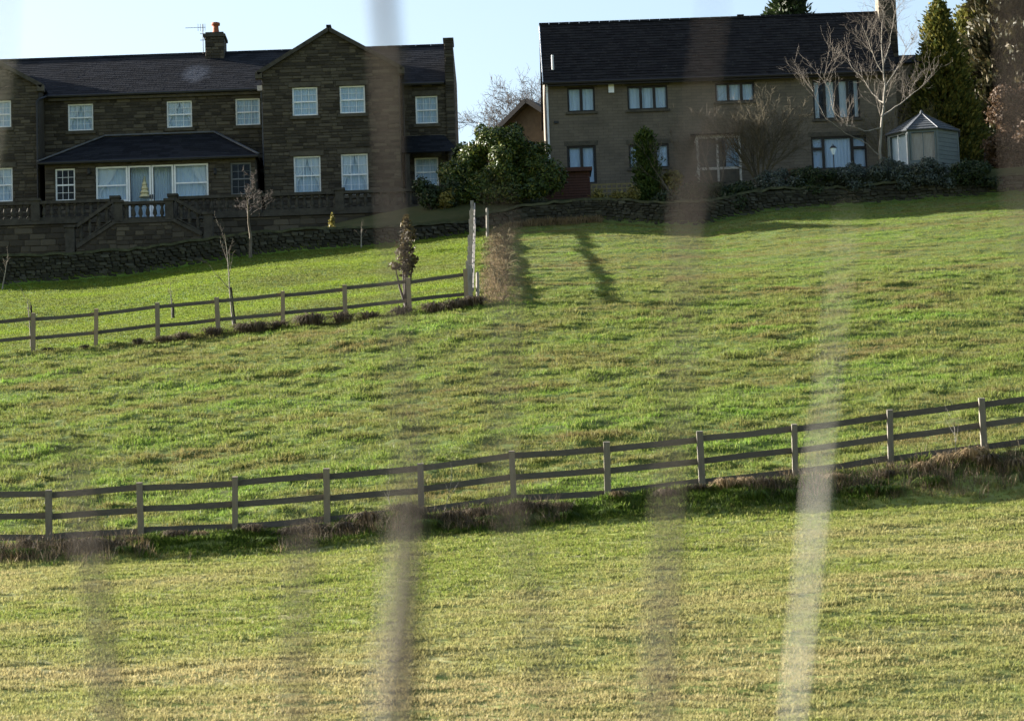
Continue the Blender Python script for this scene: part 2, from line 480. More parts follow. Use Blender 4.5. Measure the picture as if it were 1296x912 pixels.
def soil_grass(name, cols, stretch, scale, scale2):
    m, nt, b = new_mat(name)
    n1 = noise(nt, scale, 5, .65, stretch); n2 = noise(nt, scale2, 4, .7, stretch)
    f = math_node(nt, 'ADD', math_node(nt, 'MULTIPLY', n1, .55), math_node(nt, 'MULTIPLY', n2, .45))
    nt.links.new(ramp(nt, f, cols), b.inputs['Base Color'])
    b.inputs['Roughness'].default_value = .95; b.inputs['Specular IOR Level'].default_value = .1
    bump(nt, b, n2, .5, .05)
    return m
G0 = soil_grass('mown_grass', [(.36,(0.1320,0.1680,0.0336)),(.48,(0.1800,0.2100,0.0560)),(.62,(0.2640,0.2450,0.1120))], (.35,1.0,1), .45, 4)
G1 = soil_grass('rough_grass', [(.34,(0.0403,0.0743,0.0144)),(.48,(0.0747,0.1107,0.0240)),(.62,(0.1150,0.1148,0.0420))], (.6,1,1), .5, 3)
G2 = soil_grass('lawn_grass', [(.36,(0.0688,0.1260,0.0168)),(.6,(0.1063,0.1500,0.0264))], (.6,1,1), .5, 5)
G3 = soil_grass('garden_soil', [(.36,(.03,.04,.012)),(.6,(.05,.05,.02))], (1,1,1), 1, 5)
gme = np_mesh('ground', np.stack([XX.ravel(), YY.ravel(), ZZ], 1), quads, G0)
for g_ in (G1, G2, G3): gme.materials.append(g_)
cx = (XX[:-1,:-1]+XX[1:,1:]).ravel()/2; cy = (YY[:-1,:-1]+YY[1:,1:]).ravel()/2
gme.polygons.foreach_set('material_index', zone(cx, cy).astype(np.int32))
gme.polygons.foreach_set('use_smooth', np.ones(len(gme.polygons), bool))
ground = link_mesh('ground', gme)
tag(ground, 'grassy hillside sloping up from lower field to houses', 'ground', kind='structure')

# ------------------------------------------------------------------ scattered grass (geometry-node instances)
def tuft_mesh(name, n, h, spread, width, lean, mat, seed, droop=.35):
    rs = random.Random(seed); mb = MB()
    for i in range(n):
        a = rs.uniform(0, 2*math.pi); r = spread*math.sqrt(rs.random())
        base = Vector((r*math.cos(a), r*math.sin(a), -.01))
        da = a + rs.uniform(-.9, .9); l = rs.uniform(.1, 1)*lean
        d = Vector((math.cos(da)*l, math.sin(da)*l, 1)).normalized()
        hh = h*rs.uniform(.55, 1.15); w = width*rs.uniform(.7, 1.3)
        s = Vector((-math.sin(da+rs.uniform(-.8,.8)), math.cos(da), 0)).normalized()*w/2
        p1 = base + d*hh*.55; p2 = base + d*hh + Vector((math.cos(da), math.sin(da), 0))*hh*droop*l - Vector((0,0,hh*droop*l*.5))
        k = len(mb.v)
        mb.v += [tuple(base-s), tuple(base+s), tuple(p1+s*.8), tuple(p1-s*.8), tuple(p2)]
        mb.f += [(k,k+1,k+2,k+3), (k+3,k+2,k+4)]
    return mb.mesh(name, mat)

def scatter(name, pts, scl, rot, meshes, label, cat, kind='stuff'):
    coll = bpy.data.collections.new(name+'_tufts')
    for i, me in enumerate(meshes):
        coll.objects.link(bpy.data.objects.new(name+'_tuft_%d' % i, me))
    n = len(pts)
    me = bpy.data.meshes.new(name)
    me.vertices.add(n); me.vertices.foreach_set('co', np.asarray(pts, np.float32).ravel())
    for nm, ty, arr in (('scl','FLOAT',np.asarray(scl, np.float32)), ('rot','FLOAT',np.asarray(rot, np.float32)),
                        ('pick','INT',np.random.RandomState(3).randint(0, len(meshes), n).astype(np.int32))):
        a = me.attributes.new(nm, ty, 'POINT'); a.data.foreach_set('value', arr)
    o = link_mesh(name, me)
    ng = bpy.data.node_groups.new(name+'_scatter', 'GeometryNodeTree')
    ng.interface.new_socket('Geometry', in_out='INPUT', socket_type='NodeSocketGeometry')
    ng.interface.new_socket('Geometry', in_out='OUTPUT', socket_type='NodeSocketGeometry')
    N = ng.nodes; Lk = ng.links.new
    gi = N.new('NodeGroupInput'); go = N.new('NodeGroupOutput')
    ci = N.new('GeometryNodeCollectionInfo'); ci.inputs['Collection'].default_value = coll
    ci.inputs['Separate Children'].default_value = True; ci.inputs['Reset Children'].default_value = True
    ip = N.new('GeometryNodeInstanceOnPoints'); ip.inputs['Pick Instance'].default_value = True
    def attr(nm, ty):
        a = N.new('GeometryNodeInputNamedAttribute'); a.data_type = ty; a.inputs['Name'].default_value = nm
        return a.outputs['Attribute']
    cx_ = N.new('ShaderNodeCombineXYZ'); er = N.new('FunctionNodeEulerToRotation')
    Lk(attr('rot','FLOAT'), cx_.inputs[2]); Lk(cx_.outputs[0], er.inputs[0])
    Lk(gi.outputs[0], ip.inputs['Points']); Lk(ci.outputs[0], ip.inputs['Instance'])
    Lk(attr('pick','INT'), ip.inputs['Instance Index']); Lk(er.outputs[0], ip.inputs['Rotation'])
    Lk(attr('scl','FLOAT'), ip.inputs['Scale']); Lk(ip.outputs[0], go.inputs[0])
    md = o.modifiers.new('scatter', 'NODES'); md.node_group = ng
    return tag(o, label, cat, kind=kind)

RS = np.random.RandomState(7)
def field_points(y0, y1, dens, zn, margin=2.5):
    hw = .166*y1 + margin
    n = int((y1-y0)*2*hw*dens)
    x = RS.uniform(-hw, hw, n); y = RS.uniform(y0, y1, n)
    k = (np.abs(x) < .166*y+margin) & (zone(x, y) == zn) 
    x, y = x[k], y[k]
    return np.stack([x, y, terrain(x, y)], 1)

gl_low = leaf_mat('mown_blade', [(0,(0.1064,0.1540,0.0270)),(.35,(0.1501,0.1914,0.0378)),(.7,(0.1881,0.2068,0.0504)),(1,(0.2565,0.2486,0.0945))], .4, .6,
                  patch=(.13, (.29,.25,.115), .28, (.5,1.0,1)), spec=.15, uphill=(44, 58, .02, -.11))
gl_mid = leaf_mat('rough_blade', [(0,(0.0672,0.1428,0.0168)),(.5,(0.1254,0.2244,0.0264)),(.85,(0.1792,0.2584,0.0480)),(1,(0.2688,0.2720,0.0960))], .4, .6,
                  patch=(.2, (.155,.125,.05), .55, (.5,1.1,1)), spec=.15)
gl_lawn = leaf_mat('lawn_blade', [(0,(0.1035,0.1638,0.0156)),(.6,(0.1449,0.2079,0.0208)),(1,(0.1932,0.2268,0.0364))], .4, .6,
                   patch=(.14, (.11,.125,.032), .4, (.6,1,1)), spec=.15)
gl_tan = leaf_mat('dead_blade', [(0,(.12,.085,.045)),(.5,(.23,.165,.09)),(1,(.34,.26,.15))], .2, .7, spec=.1)
gl_brown = leaf_mat('brown_blade', [(0,(.04,.031,.021)),(.5,(.085,.066,.045)),(1,(.16,.13,.09))], .2, .7, spec=.1)
gl_lush = leaf_mat('lush_blade', [(0,(.03,.055,.008)),(.5,(.06,.10,.014)),(1,(.10,.14,.025))], .25, .6, spec=.15)

pts = field_points(35, 60.6, 170, 0)
hum = np.clip(fbm(pts[:,0]*1.1, pts[:,1]*3.2, 33, 2), 0, 1)
scatter('mown_grass', pts, RS.uniform(.5, 1.25, len(pts))*(1+.5*hum), RS.uniform(0, 6.28, len(pts)),
        [tuft_mesh('t', 12, .065, .08, .012, .9, gl_low, s) for s in range(4)],
        'short straw-tinged grass of the lower field below the three-rail fence', 'grass')
pts = field_points(60.0, 123.5, 95, 1)
hum = fbm(pts[:,0]*2.3, pts[:,1]*3.0, 23, 2)
sc = (.55 + .5*RS.rand(len(pts)))*(1 + 1.3*np.clip(hum+.05, 0, 1)) * (1-.42*np.clip((pts[:,1]-88)/12, 0, 1))
scatter('rough_grass', pts, sc, RS.uniform(0, 6.28, len(pts)),
        [tuft_mesh('t', 14, .10, .09, .011, .85, gl_mid, s+20) for s in range(5)],
        'rough tussocky green pasture between the two rail fences', 'grass')
pts = field_points(91, 120, 110, 2)
scatter('lawn_grass', pts, RS.uniform(.7, 1.2, len(pts)), RS.uniform(0, 6.28, len(pts)),
        [tuft_mesh('t', 12, .055, .09, .016, .8, gl_lawn, s+40) for s in range(4)],
        'smooth bright green lawn above the two-rail fence', 'grass')
# rank growth along the bank under the lower fence
n = 9000
x = RS.uniform(-14, 14, n); y = 60.2 + RS.normal(0, .42, n)
dn = fbm(x*.35, y*.6, 77, 2)
pts = np.stack([x, y, terrain(x, y)], 1)
k = dn < .12
scatter('rank_grass', pts[k], RS.uniform(.7, 1.6, k.sum()), RS.uniform(0, 6.28, k.sum()),
        [tuft_mesh('t', 14, .10, .07, .011, .9, gl_lush, s+60) for s in range(3)],
        'lush dark green grass on the bank under the three-rail fence', 'grass')
kb = (dn > -.05) & (RS.rand(n) < .38)
scatter('dead_stalks', pts[kb] , RS.uniform(.6, 1.5, kb.sum()), RS.uniform(0, 6.28, kb.sum()),
        [tuft_mesh('t', 10, .32, .06, .007, .5, gl_brown, s+80) for s in range(3)] + [tuft_mesh('t', 9, .18, .07, .008, .8, gl_tan, s+90) for s in range(2)],
        'dead brown stalks tangled along the bank under the three-rail fence', 'dead plants')
# ------------------------------------------------------------------ masonry helpers
random.seed(4)
def rock_mesh(name, mat, seed, jit):
    """irregular block in a unit cube, 28-44 triangles"""
    rs = random.Random(seed); bm = bmesh.new()
    bmesh.ops.create_cube(bm, size=1)
    bmesh.ops.bevel(bm, geom=list(bm.edges), offset=.11, segments=1, affect='EDGES')
    for v in bm.verts:
        v.co += Vector((rs.uniform(-jit, jit), rs.uniform(-jit, jit), rs.uniform(-jit, jit)))
    me = bpy.data.meshes.new(name); bm.to_mesh(me); bm.free()
    me.materials.append(mat)
    return me
ASHLAR = [rock_mesh('stone', M['stone'], s, .035) for s in range(8)]
RUBBLE = [rock_mesh('stone', M['dry'], s+50, .09) for s in range(10)]

def lay(blocks, meshes, parent, mat, limit=300):
    """blocks: (centre, size, rotz). The largest are single stones, the rest one joined part."""
    blocks = sorted(blocks, key=lambda b: -b[1][0]*b[1][2])
    org = ORG[parent.name]
    for i, (c, s, rz) in enumerate(blocks[:limit]):
        o = bpy.data.objects.new('stone', meshes[i % len(meshes)])
        COL.objects.link(o); o.parent = parent
        o.location = Vector(c) - org; o.scale = s; o.rotation_euler = (0, 0, rz)
    rest = blocks[limit:]
    if not rest: return
    datas = []
    for me in meshes:
        v = np.array([tuple(q.co) for q in me.vertices]); datas.append((v, [tuple(p.vertices) for p in me.polygons]))
    V = []; Fc = []; n = 0
    for i, (c, s, rz) in enumerate(rest):
        v, f = datas[i % len(datas)]
        w = v*np.array(s); cr, sr = math.cos(rz), math.sin(rz)
        w = np.stack([w[:,0]*cr-w[:,1]*sr, w[:,0]*sr+w[:,1]*cr, w[:,2]], 1) + np.array(tuple(c)) - np.array(tuple(org))
        V.append(w); Fc += [tuple(n+j for j in q) for q in f]; n += len(v)
    me = bpy.data.meshes.new('stonework'); me.from_pydata(np.concatenate(V).tolist(), [], Fc); me.materials.append(mat); me.update()
    o = link_mesh('stonework', me, parent); o['kind'] = 'stuff'

def face_blocks(x0, x1, z0, ztop, Y, openings, row=.135, seed=1, wmin=.2, wmax=.58, proud=.02):
    rs = random.Random(seed); out = []
    z = z0
    zmax = max(ztop(x0 + (x1-x0)*i/40) for i in range(41))
    while z < zmax - .05:
        h = row*rs.uniform(.75, 1.3); x = x0
        while x < x1 - .02:
            w = rs.uniform(wmin, wmax)
            if x + w > x1 - .15: w = x1 - x
            segs = [(x, x+w)]
            for (a, b_, c, d) in openings:
                if z + h > c + .01 and z < d - .01:
                    ns = []
                    for (p, q) in segs:
                        if q <= a or p >= b_: ns.append((p, q))
                        else:
                            if p < a - .05: ns.append((p, a))
                            if q > b_ + .05: ns.append((b_, q))
                    segs = ns
            for p, q in segs:
                zt = min(ztop(p), ztop(q))
                hh = min(h, zt - z)
                if hh < .05 or q - p < .05: continue
                pr = proud*rs.uniform(.5, 1.5)
                out.append(((p/2+q/2, Y + .05 - pr, z + hh/2), (q-p-.018, .12, hh-.018), 0))
            x += w
        z += h
    return out

def wall_mesh(x0, x1, z0, ztop_flat, Y, openings, th=.3, gable=None):
    mb = MB()
    xs = sorted({x0, x1, *[min(max(a, x0), x1) for o in openings for a in o[:2]]})
    zs = sorted({z0, ztop_flat, *[min(max(a, z0), ztop_flat) for o in openings for a in o[2:]]})
    for j in range(len(zs)-1):
        run = None
        for i in range(len(xs)-1):
            mx_, mz = (xs[i]+xs[i+1])/2, (zs[j]+zs[j+1])/2
            hole = any(a < mx_ < b_ and c < mz < d for a, b_, c, d in openings)
            if not hole: run = (run[0], xs[i+1]) if run else (xs[i], xs[i+1])
            if run and (hole or i == len(xs)-2):
                mb.box(run[0], run[1], Y, Y+th, zs[j], zs[j+1]); run = None
    if gable: mb.prism([(x0, ztop_flat), (x1, ztop_flat), gable], Y, Y+th)
    return mb

def slope(A, B, C, D, courses, th=.05, lap=.007, tiles=None, seed=1):
    """stepped courses from eaves A-B up to ridge D-C, each course cut into slates"""
    A, B, C, D = map(Vector, (A, B, C, D)); mb = MB(); rs = random.Random(seed)
    nrm = (B-A).cross(D-A).normalized()
    if nrm.z < 0: nrm = -nrm
    for i in range(courses):
        t0, t1 = i/courses, min((i+1.15)/courses, 1)
        a0, b0 = A.lerp(D, t0), B.lerp(C, t0); a1, b1 = A.lerp(D, t1), B.lerp(C, t1)
        k = max(1, int((b0-a0).length/(tiles or 1e9)))
        cuts = [0] + [(j + rs.uniform(-.18, .18) + (.5 if i % 2 else 0))/k for j in range(1, k)] + [1]
        cuts = sorted(min(1, max(0, c)) for c in cuts)
        for j in range(len(cuts)-1):
            u, v = cuts[j], cuts[j+1]
            if v - u < 1e-4: continue
            l = nrm*(lap*rs.uniform(.6, 1.3)); t = nrm*th
            p = [a0.lerp(b0, u)+l, a0.lerp(b0, v)+l, a1.lerp(b1, v), a1.lerp(b1, u)]
            mb.hexa([q - t for q in p] + p)
    return mb

# ------------------------------------------------------------------ window builders
def sash_window(root, r, Y, style='net', lintel=True, sill=True, pair=False, bars=(3, 2), frame='white'):
    x0, x1, z0, z1 = r; fm = M[frame]
    y = Y + .07; t = .06
    f = MB()
    f.box(x0, x0+t, y, y+.09, z0, z1).box(x1-t, x1, y, y+.09, z0, z1)
    f.box(x0+t, x1-t, y, y+.09, z1-t, z1).box(x0+t, x1-t, y, y+.09, z0, z0+t*1.2)
    w = f.build('window', fm, root)
    zm = (z0+z1)/2; g = MB()
    g.box(x0+t, x1-t, y+.012, y+.07, zm-.028, zm+.028); g.build('meeting_rail', fm, w)
    for (a, b_, k) in ((z0+t*1.2, zm-.028, 0), (zm+.028, z1-t, 1)):
        g = MB()
        for i in range(1, bars[0]):
            xx = x0+t+(x1-x0-2*t)*i/bars[0]; g.box(xx-.008, xx+.008, y+.03, y+.06, a, b_)
        for j in range(1, bars[1]):
            zz = a+(b_-a)*j/bars[1]
            xs = [x0+t]+[x0+t+(x1-x0-2*t)*i/bars[0] for i in range(1, bars[0])]+[x1-t]
            for i in range(len(xs)-1): g.box(xs[i]+.012, xs[i+1]-.012, y+.032, y+.058, zz-.008, zz+.008)
        g.build('glazing_bars', fm, w)
        MB().box(x0+t, x1-t, y+.042, y+.048, a, b_).build('pane', M['glass'], w)
    yc = y + .085
    if style == 'net':
        curtain_sheet(x0-.02, x1+.02, z0, z1, yc, 'net').build('net_curtain', M['net'], w, True)
    elif style == 'tied':
        curtain_sheet(x0-.02, x1+.02, z0, z1, yc+.08, 'net').build('net_curtain', M['net'], w, True)
        for sgn in (0, 1):
            tied_curtain(x0, x1, z0, z1, yc, sgn).build('curtain', M['curtain'], w, True)
    if lintel:
        MB().box(x0-.14, x1+.14, Y-.035, Y+.16, z1+.004, z1+.20).build('lintel', M['dressed'], w)
    if sill:
        MB().box(x0-.10, x1+.10, Y-.08, Y+.16, z0-.14, z0-.004).build('sill', M['dressed'], w)
    return w

def curtain_sheet(x0, x1, z0, z1, y, kind):
    mb = MB(); n = 28
    for i in range(n):
        a, b_ = x0+(x1-x0)*i/n, x0+(x1-x0)*(i+1)/n
        ya, yb = y+.02*math.sin(i*1.9), y+.02*math.sin((i+1)*1.9)
        mb.quad((a,ya,z0), (b_,yb,z0), (b_,yb,z1), (a,ya,z1))
    return mb

def tied_curtain(x0, x1, z0, z1, y, sgn):
    """a drape tied back to the side"""
    mb = MB(); H = z1-z0; W = (x1-x0)/2; rows = []
    for j in range(9):
        t = j/8; z = z1-H*t
        wd = W*(1.0-.85*(t/.72)**1.6) if t < .72 else W*(.15+.25*(t-.72)/.28)
        row = []
        for i in range(9):
            u = i/8*wd
            xx = x0+u if sgn == 0 else x1-u
            row.append((xx, y+.018*math.sin(i*2.1), z))
        rows.append(row)
    for j in range(8):
        for i in range(8): mb.quad(rows[j+1][i], rows[j+1][i+1], rows[j][i+1], rows[j][i])
    return mb

def casement(root, r, Y, cols, fm, blind='curtain', name='window', t=.075, splits=None, drape=None):
    x0, x1, z0, z1 = r; y = Y+.05; f = MB()
    xs = [x0 + (x1-x0)*c for c in (splits or [i/cols for i in range(cols+1)])]
    f.box(x0, x1, y, y+.08, z1-t, z1).box(x0, x1, y, y+.08, z0, z0+t)
    for i, xx in enumerate(xs):
        a, b_ = (xx, xx+t) if i == 0 else ((xx-t, xx) if i == len(xs)-1 else (xx-t*.8, xx+t*.8))
        f.box(a, b_, y+.002, y+.078, z0+t, z1-t)
    w = f.build(name, fm, root)
    for i in range(len(xs)-1):
        MB().box(xs[i]+.02, xs[i+1]-.02, y+.04, y+.046, z0+.02, z1-.02).build('pane', M['glass'], w)
    for (u0, u1, v0, mname) in (drape if drape is not None else [(0, 1, 0, blind)]):
        curtain_sheet(x0+(x1-x0)*u0, x0+(x1-x0)*u1, z0+(z1-z0)*v0, z1, y+.12, '').build('curtain', M[mname], w, True)
    return w

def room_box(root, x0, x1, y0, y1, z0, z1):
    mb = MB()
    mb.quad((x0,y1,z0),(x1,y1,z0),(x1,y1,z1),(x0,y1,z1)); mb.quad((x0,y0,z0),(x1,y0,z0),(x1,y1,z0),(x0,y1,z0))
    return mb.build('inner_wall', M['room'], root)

# ================================================================== stone house with the terrace
YM, YW, YB = 129.0, 127.4, 126.9            # main wall, projecting gable wings, bay front
YT = 124.6
ZF = P(185, 275, YT).z                      # terrace and floor level
base = P(300, 276, YM); base.z = ZF
house = thing('stone_house', base, 'long dark gritstone house with slate roof and white sash windows above a balustraded terrace', 'house')
xw = lambda px, py, Y: P(px, py, Y).x
zw = lambda px, py, Y: P(px, py, Y).z
XL = xw(-150, 180, YM)                      # left end beyond the frame
# extents
x_lw1 = xw(49, 160, YW)                     # right edge of the partly seen gable wing
x_gw0, x_gw1 = xw(333, 160, YW), xw(506, 160, YW)
x_end0, x_end1 = xw(565, 150, YM), xw(576, 150, YM)
x_apex = (x_gw0+x_gw1)/2
z_eave = zw(200, 118, YM)
z_ridge = zw(200, 70, YM+4)
z_apex = zw(412, 35, YW)
pitch = (z_apex - zw(325, 92, YW))/(x_apex - xw(325, 92, YW))
z_geave = z_apex - pitch*(x_apex - x_gw0)
W_main = [RECT(86,131,118,166,YM), RECT(211,127,243,162,YM), RECT(298,124,329,159,YM)]
W_gable = [RECT(370,110,402,147,YW), RECT(430,108,462,144,YW), RECT(372,197,406,247,YW), RECT(432,194,466,247,YW)]
W_lw = [RECT(-16,127,14,162,YW), RECT(-18,212,16,256,YW)]
W_end = [RECT(526,121,554,157,YM), RECT(525,199,555,236,YM)]
def lint(r): return (r[0]-.15, r[1]+.15, r[3], r[3]+.205)
def sil(r): return (r[0]-.11, r[1]+.11, r[2]-.145, r[2])
def ops(ws): return [q for r in ws for q in (r, lint(r), sil(r))]
zb = ZF - .3

def facade(name, x0, x1, ztop, Y, ws, gable=None, seed=1, zf=None, extra=[], limit=75, zlow=None):
    zl = zlow if zlow is not None else zb
    w = wall_mesh(x0, x1, zl, ztop, Y, ws, gable=gable).build('wall', M['mortar'], house)
    w['label'] = name
    f = zf or (lambda x: ztop)
    bl = face_blocks(x0, x1, zl, f, Y, ops(ws)+extra, seed=seed)
    lay(bl, ASHLAR, w, M['stone'], limit)
    return w
bay_x0, bay_x1 = xw(60, 220, YM), xw(326, 220, YM)
facade('main stone wall between the gables', x_lw1, x_gw0, z_eave, YM, W_main, seed=2, limit=90, zlow=zw(200, 205, YM))
gz = lambda x: z_apex - pitch*abs(x-x_apex) - .03
facade('stone gable wall with four sash windows', x_gw0, x_gw1, z_geave, YW, W_gable, gable=(x_apex, z_apex-.02), seed=3, zf=gz, limit=110)
x_lw0 = x_lw1 - (x_gw1-x_gw0); xa2 = (x_lw0+x_lw1)/2
z_apex2 = zw(24, 91, YW) + pitch*(xw(24, 91, YW)-xa2) ; gz2 = lambda x: z_apex2 - pitch*abs(x-xa2) - .03
facade('gable wall at the other end of the house', x_lw0, x_lw1, gz2(x_lw1), YW, W_lw, gable=(xa2, z_apex2-.02), seed=5, zf=gz2, limit=50)
facade('plain stone wall beside the end chimney', x_gw1, x_end0, z_eave, YM, W_end, seed=7, limit=40)
# end stack: a slab of wall that rises above the roof
zs1 = zw(568, 52, YM)
es = MB().box(x_end0, x_end1, YM-.12, YM+8.2, zb, zs1).build('end_wall', M['mortar'], house)
lay(face_blocks(x_end0, x_end1, zb, lambda x: zs1-.02, YM-.12, [], seed=9, wmin=.2, wmax=.4), ASHLAR, es, M['stone'], 30)
MB().box(x_end0-.04, x_end1+.04, YM-.17, YM+1.2, zs1+.004, zs1+.10).build('coping', M['sooty'], house)
# hidden sides and back
sd_ = MB()
sd_.box(x_gw0, x_gw0+.3, YW+.302, YM+8, zb, z_geave-.05).box(x_gw1-.3, x_gw1, YW+.302, YM+8, zb, z_geave-.05)
sd_.box(x_lw1-.3, x_lw1, YW+.302, YM+8, zb, gz2(x_lw1)-.05).box(x_lw0, x_lw0+.3, YW+.302, YM+8, zb, gz2(x_lw0)-.05)
sd_.box(x_lw0+.31, x_end0-.01, YM+8, YM+8.3, zb, z_eave-.05)
sd_.build('side_wall', M['mortar'], house)
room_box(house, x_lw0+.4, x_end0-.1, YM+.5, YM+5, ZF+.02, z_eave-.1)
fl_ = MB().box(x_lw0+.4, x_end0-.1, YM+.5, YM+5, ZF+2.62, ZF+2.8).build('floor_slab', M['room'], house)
# roofs
ov = .22
rf = slope((x_lw1-2.5, YM-ov, z_eave), (x_end0-.01, YM-ov, z_eave), (x_end0-.01, YM+4, z_ridge), (x_lw1-2.5, YM+4, z_ridge), 20, tiles=.42, seed=1).build('roof', M['main_slate'], house)
slope((x_lw1-2.5, YM+8.2, z_eave), (x_end0-.01, YM+8.2, z_eave), (x_end0-.01, YM+4, z_ridge), (x_lw1-2.5, YM+4, z_ridge), 6).build('rear_slope', M['slate'], rf)
k = 30
for i in range(k):
    a = x_lw1-2.5 + (x_end0-x_lw1+2.5)*i/k; b_ = a + (x_end0-x_lw1+2.5)/k - .012
    MB().hexa([(a,YM+3.86,z_ridge-.06),(b_,YM+3.86,z_ridge-.06),(b_,YM+4.14,z_ridge-.06),(a,YM+4.14,z_ridge-.06),(a,YM+3.96,z_ridge+.055),(b_,YM+3.96,z_ridge+.055),(b_,YM+4.04,z_ridge+.055),(a,YM+4.04,z_ridge+.055)]).build('ridge_tile', M['slate'], rf)
def cross_roof(xa, za, x0, x1, seed):
    zl, zr = za - pitch*(xa-x0+.16), za - pitch*(x1+.16-xa)
    y0, y1 = YW-.16, YM+6.5
    a = slope((x0-.16, y0, zl), (x0-.16, y1, zl), (xa, y1, za), (xa, y0, za), 14, tiles=.5, seed=seed).build('gable_roof', M['slate'], house)
    slope((x1+.16, y0, zr), (x1+.16, y1, zr), (xa, y1, za), (xa, y0, za), 14, tiles=.5, seed=seed+1).build('far_slope', M['slate'], a)
    v = MB()
    for sx, ze in ((x0-.18, zl), (x1+.18, zr)):
        v.bar((sx, YW-.16, ze-.10), (xa, YW-.16, za-.10), .08, .16)
    v.build('verge', M['sooty'], a)
    MB().bar((xa, y0, za+.03), (xa, y1, za+.03), .2, .09).build('ridge', M['slate'], a)
    # kneelers: projecting stones at the feet of the gable
    for sx, ze in ((x0-.12, zl), (x1+.12, zr)):
        MB().box(sx-.14, sx+.14, YW-.20, YW+.12, ze-.32, ze-.06).build('kneeler', M['dressed'], a)
cross_roof(x_apex, z_apex, x_gw0, x_gw1, 31)
cross_roof(xa2, z_apex2, x_lw0, x_lw1, 41)
# gutters and pipes
MB().tube([(x_lw1+.1, YM-ov-.06, z_eave-.05), (x_gw0-.1, YM-ov-.06, z_eave-.05)], [.06,.06], 6).build('gutter', M['black'], house)
MB().tube([(x_gw1+.1, YM-ov-.06, z_eave-.05), (x_end0-.05, YM-ov-.06, z_eave-.05)], [.06,.06], 6).build('gutter', M['black'], house)
MB().box(x_lw1+.2, x_gw0-.05, YM-.17, YM-.03, z_eave-.22, z_eave-.1).build('eaves_course', M['dressed'], house)
MB().tube([(x_lw1+.12, YM-.28, z_eave-.05), (x_lw1+.02, YM-1.66, z_eave-.45), (x_lw1-.06, YW-.09, z_eave-.6), (x_lw1-.06, YW-.09, ZF)], [.045]*4, 6).build('downpipe', M['black'], house)
MB().tube([(x_gw0-.14, YM-.30, z_eave-.02), (x_gw0-.14, YM-.25, z_eave-.4), (x_gw0-.12, YM-.12, z_eave-.6), (x_gw0-.12, YM-.12, ZF+2.4)], [.045]*4, 6).build('downpipe', M['lead'], house)
MB().box(x_gw0-.30, x_gw0-.05, YM-.42, YM-.2, z_eave-.14, z_eave+.08).build('rain_hopper', M['metal'], house)
MB().tube([(x_gw1+.12, YM-.30, z_eave-.02), (x_gw1+.12, YM-.12, z_eave-.5), (x_gw1+.12, YM-.12, ZF)], [.045]*3, 6).build('downpipe', M['black'], house)
# windows
sash_window(house, W_main[0], YM, 'tied'); sash_window(house, W_main[1], YM, 'tied'); sash_window(house, W_main[2], YM, 'net')
for r, st in zip(W_gable, ('net', 'net', 'tied', 'tied')): sash_window(house, r, YW, st)
for r, st in zip(W_lw, ('net', 'tied')): sash_window(house, r, YW, st)
for r in W_end: sash_window(house, r, YM, 'net')
# chimney
cxc = P(273, 60, YM+3.9); cb = zw(273, 80, YM+3.6); ct = zw(272, 44, YM+3.9)
wch = 24/PXM(YM+4, 30)/2
ch = MB().box(cxc.x-wch, cxc.x+wch, YM+3.4, YM+4.6, cb-.6, ct-.22).build('chimney', M['mortar'], house)
lay(face_blocks(cxc.x-wch, cxc.x+wch, cb-.3, lambda x: ct-.23, YM+3.4, [], seed=12, wmin=.2, wmax=.4), ASHLAR, ch, M['stone'], 40)
MB().box(cxc.x-wch-.06, cxc.x+wch+.06, YM+3.32, YM+4.68, ct-.22, ct-.10).build('chimney_cap', M['sooty'], ch)
MB().box(cxc.x-wch+.02, cxc.x+wch-.02, YM+3.42, YM+4.58, ct-.10, ct).build('chimney_cap', M['sooty'], ch)
MB().lathe([(.17,0),(.15,.1),(.125,.3),(.12,.38),(.19,.40),(.19,.50),(.15,.52)], cxc.x+.02, YM+3.9, ct, 12).build('chimney_pot', M['terracotta'], ch, True)
MB().hexa([(cxc.x-wch-.05,YM+3.28,cb-.22),(cxc.x+wch+.05,YM+3.28,cb-.22),(cxc.x+wch+.05,YM+3.5,cb+.05),(cxc.x-wch-.05,YM+3.5,cb+.05),
           (cxc.x-wch-.05,YM+3.26,cb-.12),(cxc.x+wch+.05,YM+3.26,cb-.12),(cxc.x+wch+.05,YM+3.38,cb+.12),(cxc.x-wch-.05,YM+3.38,cb+.12)]).build('flashing', M['lead'], ch)
# aerial
ax = P(258, 62, YM+3.9)
az = lambda py: zw(258, py, YM+3.9)
mb = MB().tube([(ax.x, ax.y-.3, az(70)), (ax.x, ax.y-.3, az(33))], [.018,.018], 5)
mb.bar((ax.x-.75, ax.y-.3, az(37)), (ax.x+.12, ax.y-.3, az(37)), .018)
for dx in (-.2, -.1, .02, .1): mb.bar((ax.x+dx, ax.y-.3, az(37)-.16), (ax.x+dx, ax.y-.3, az(37)+.16), .014)
for py in (45, 53): mb.bar((ax.x-.12, ax.y-.3, az(py)), (ax.x+.12, ax.y-.3, az(py)), .02)
mb.build('television_aerial', M['black'], house)

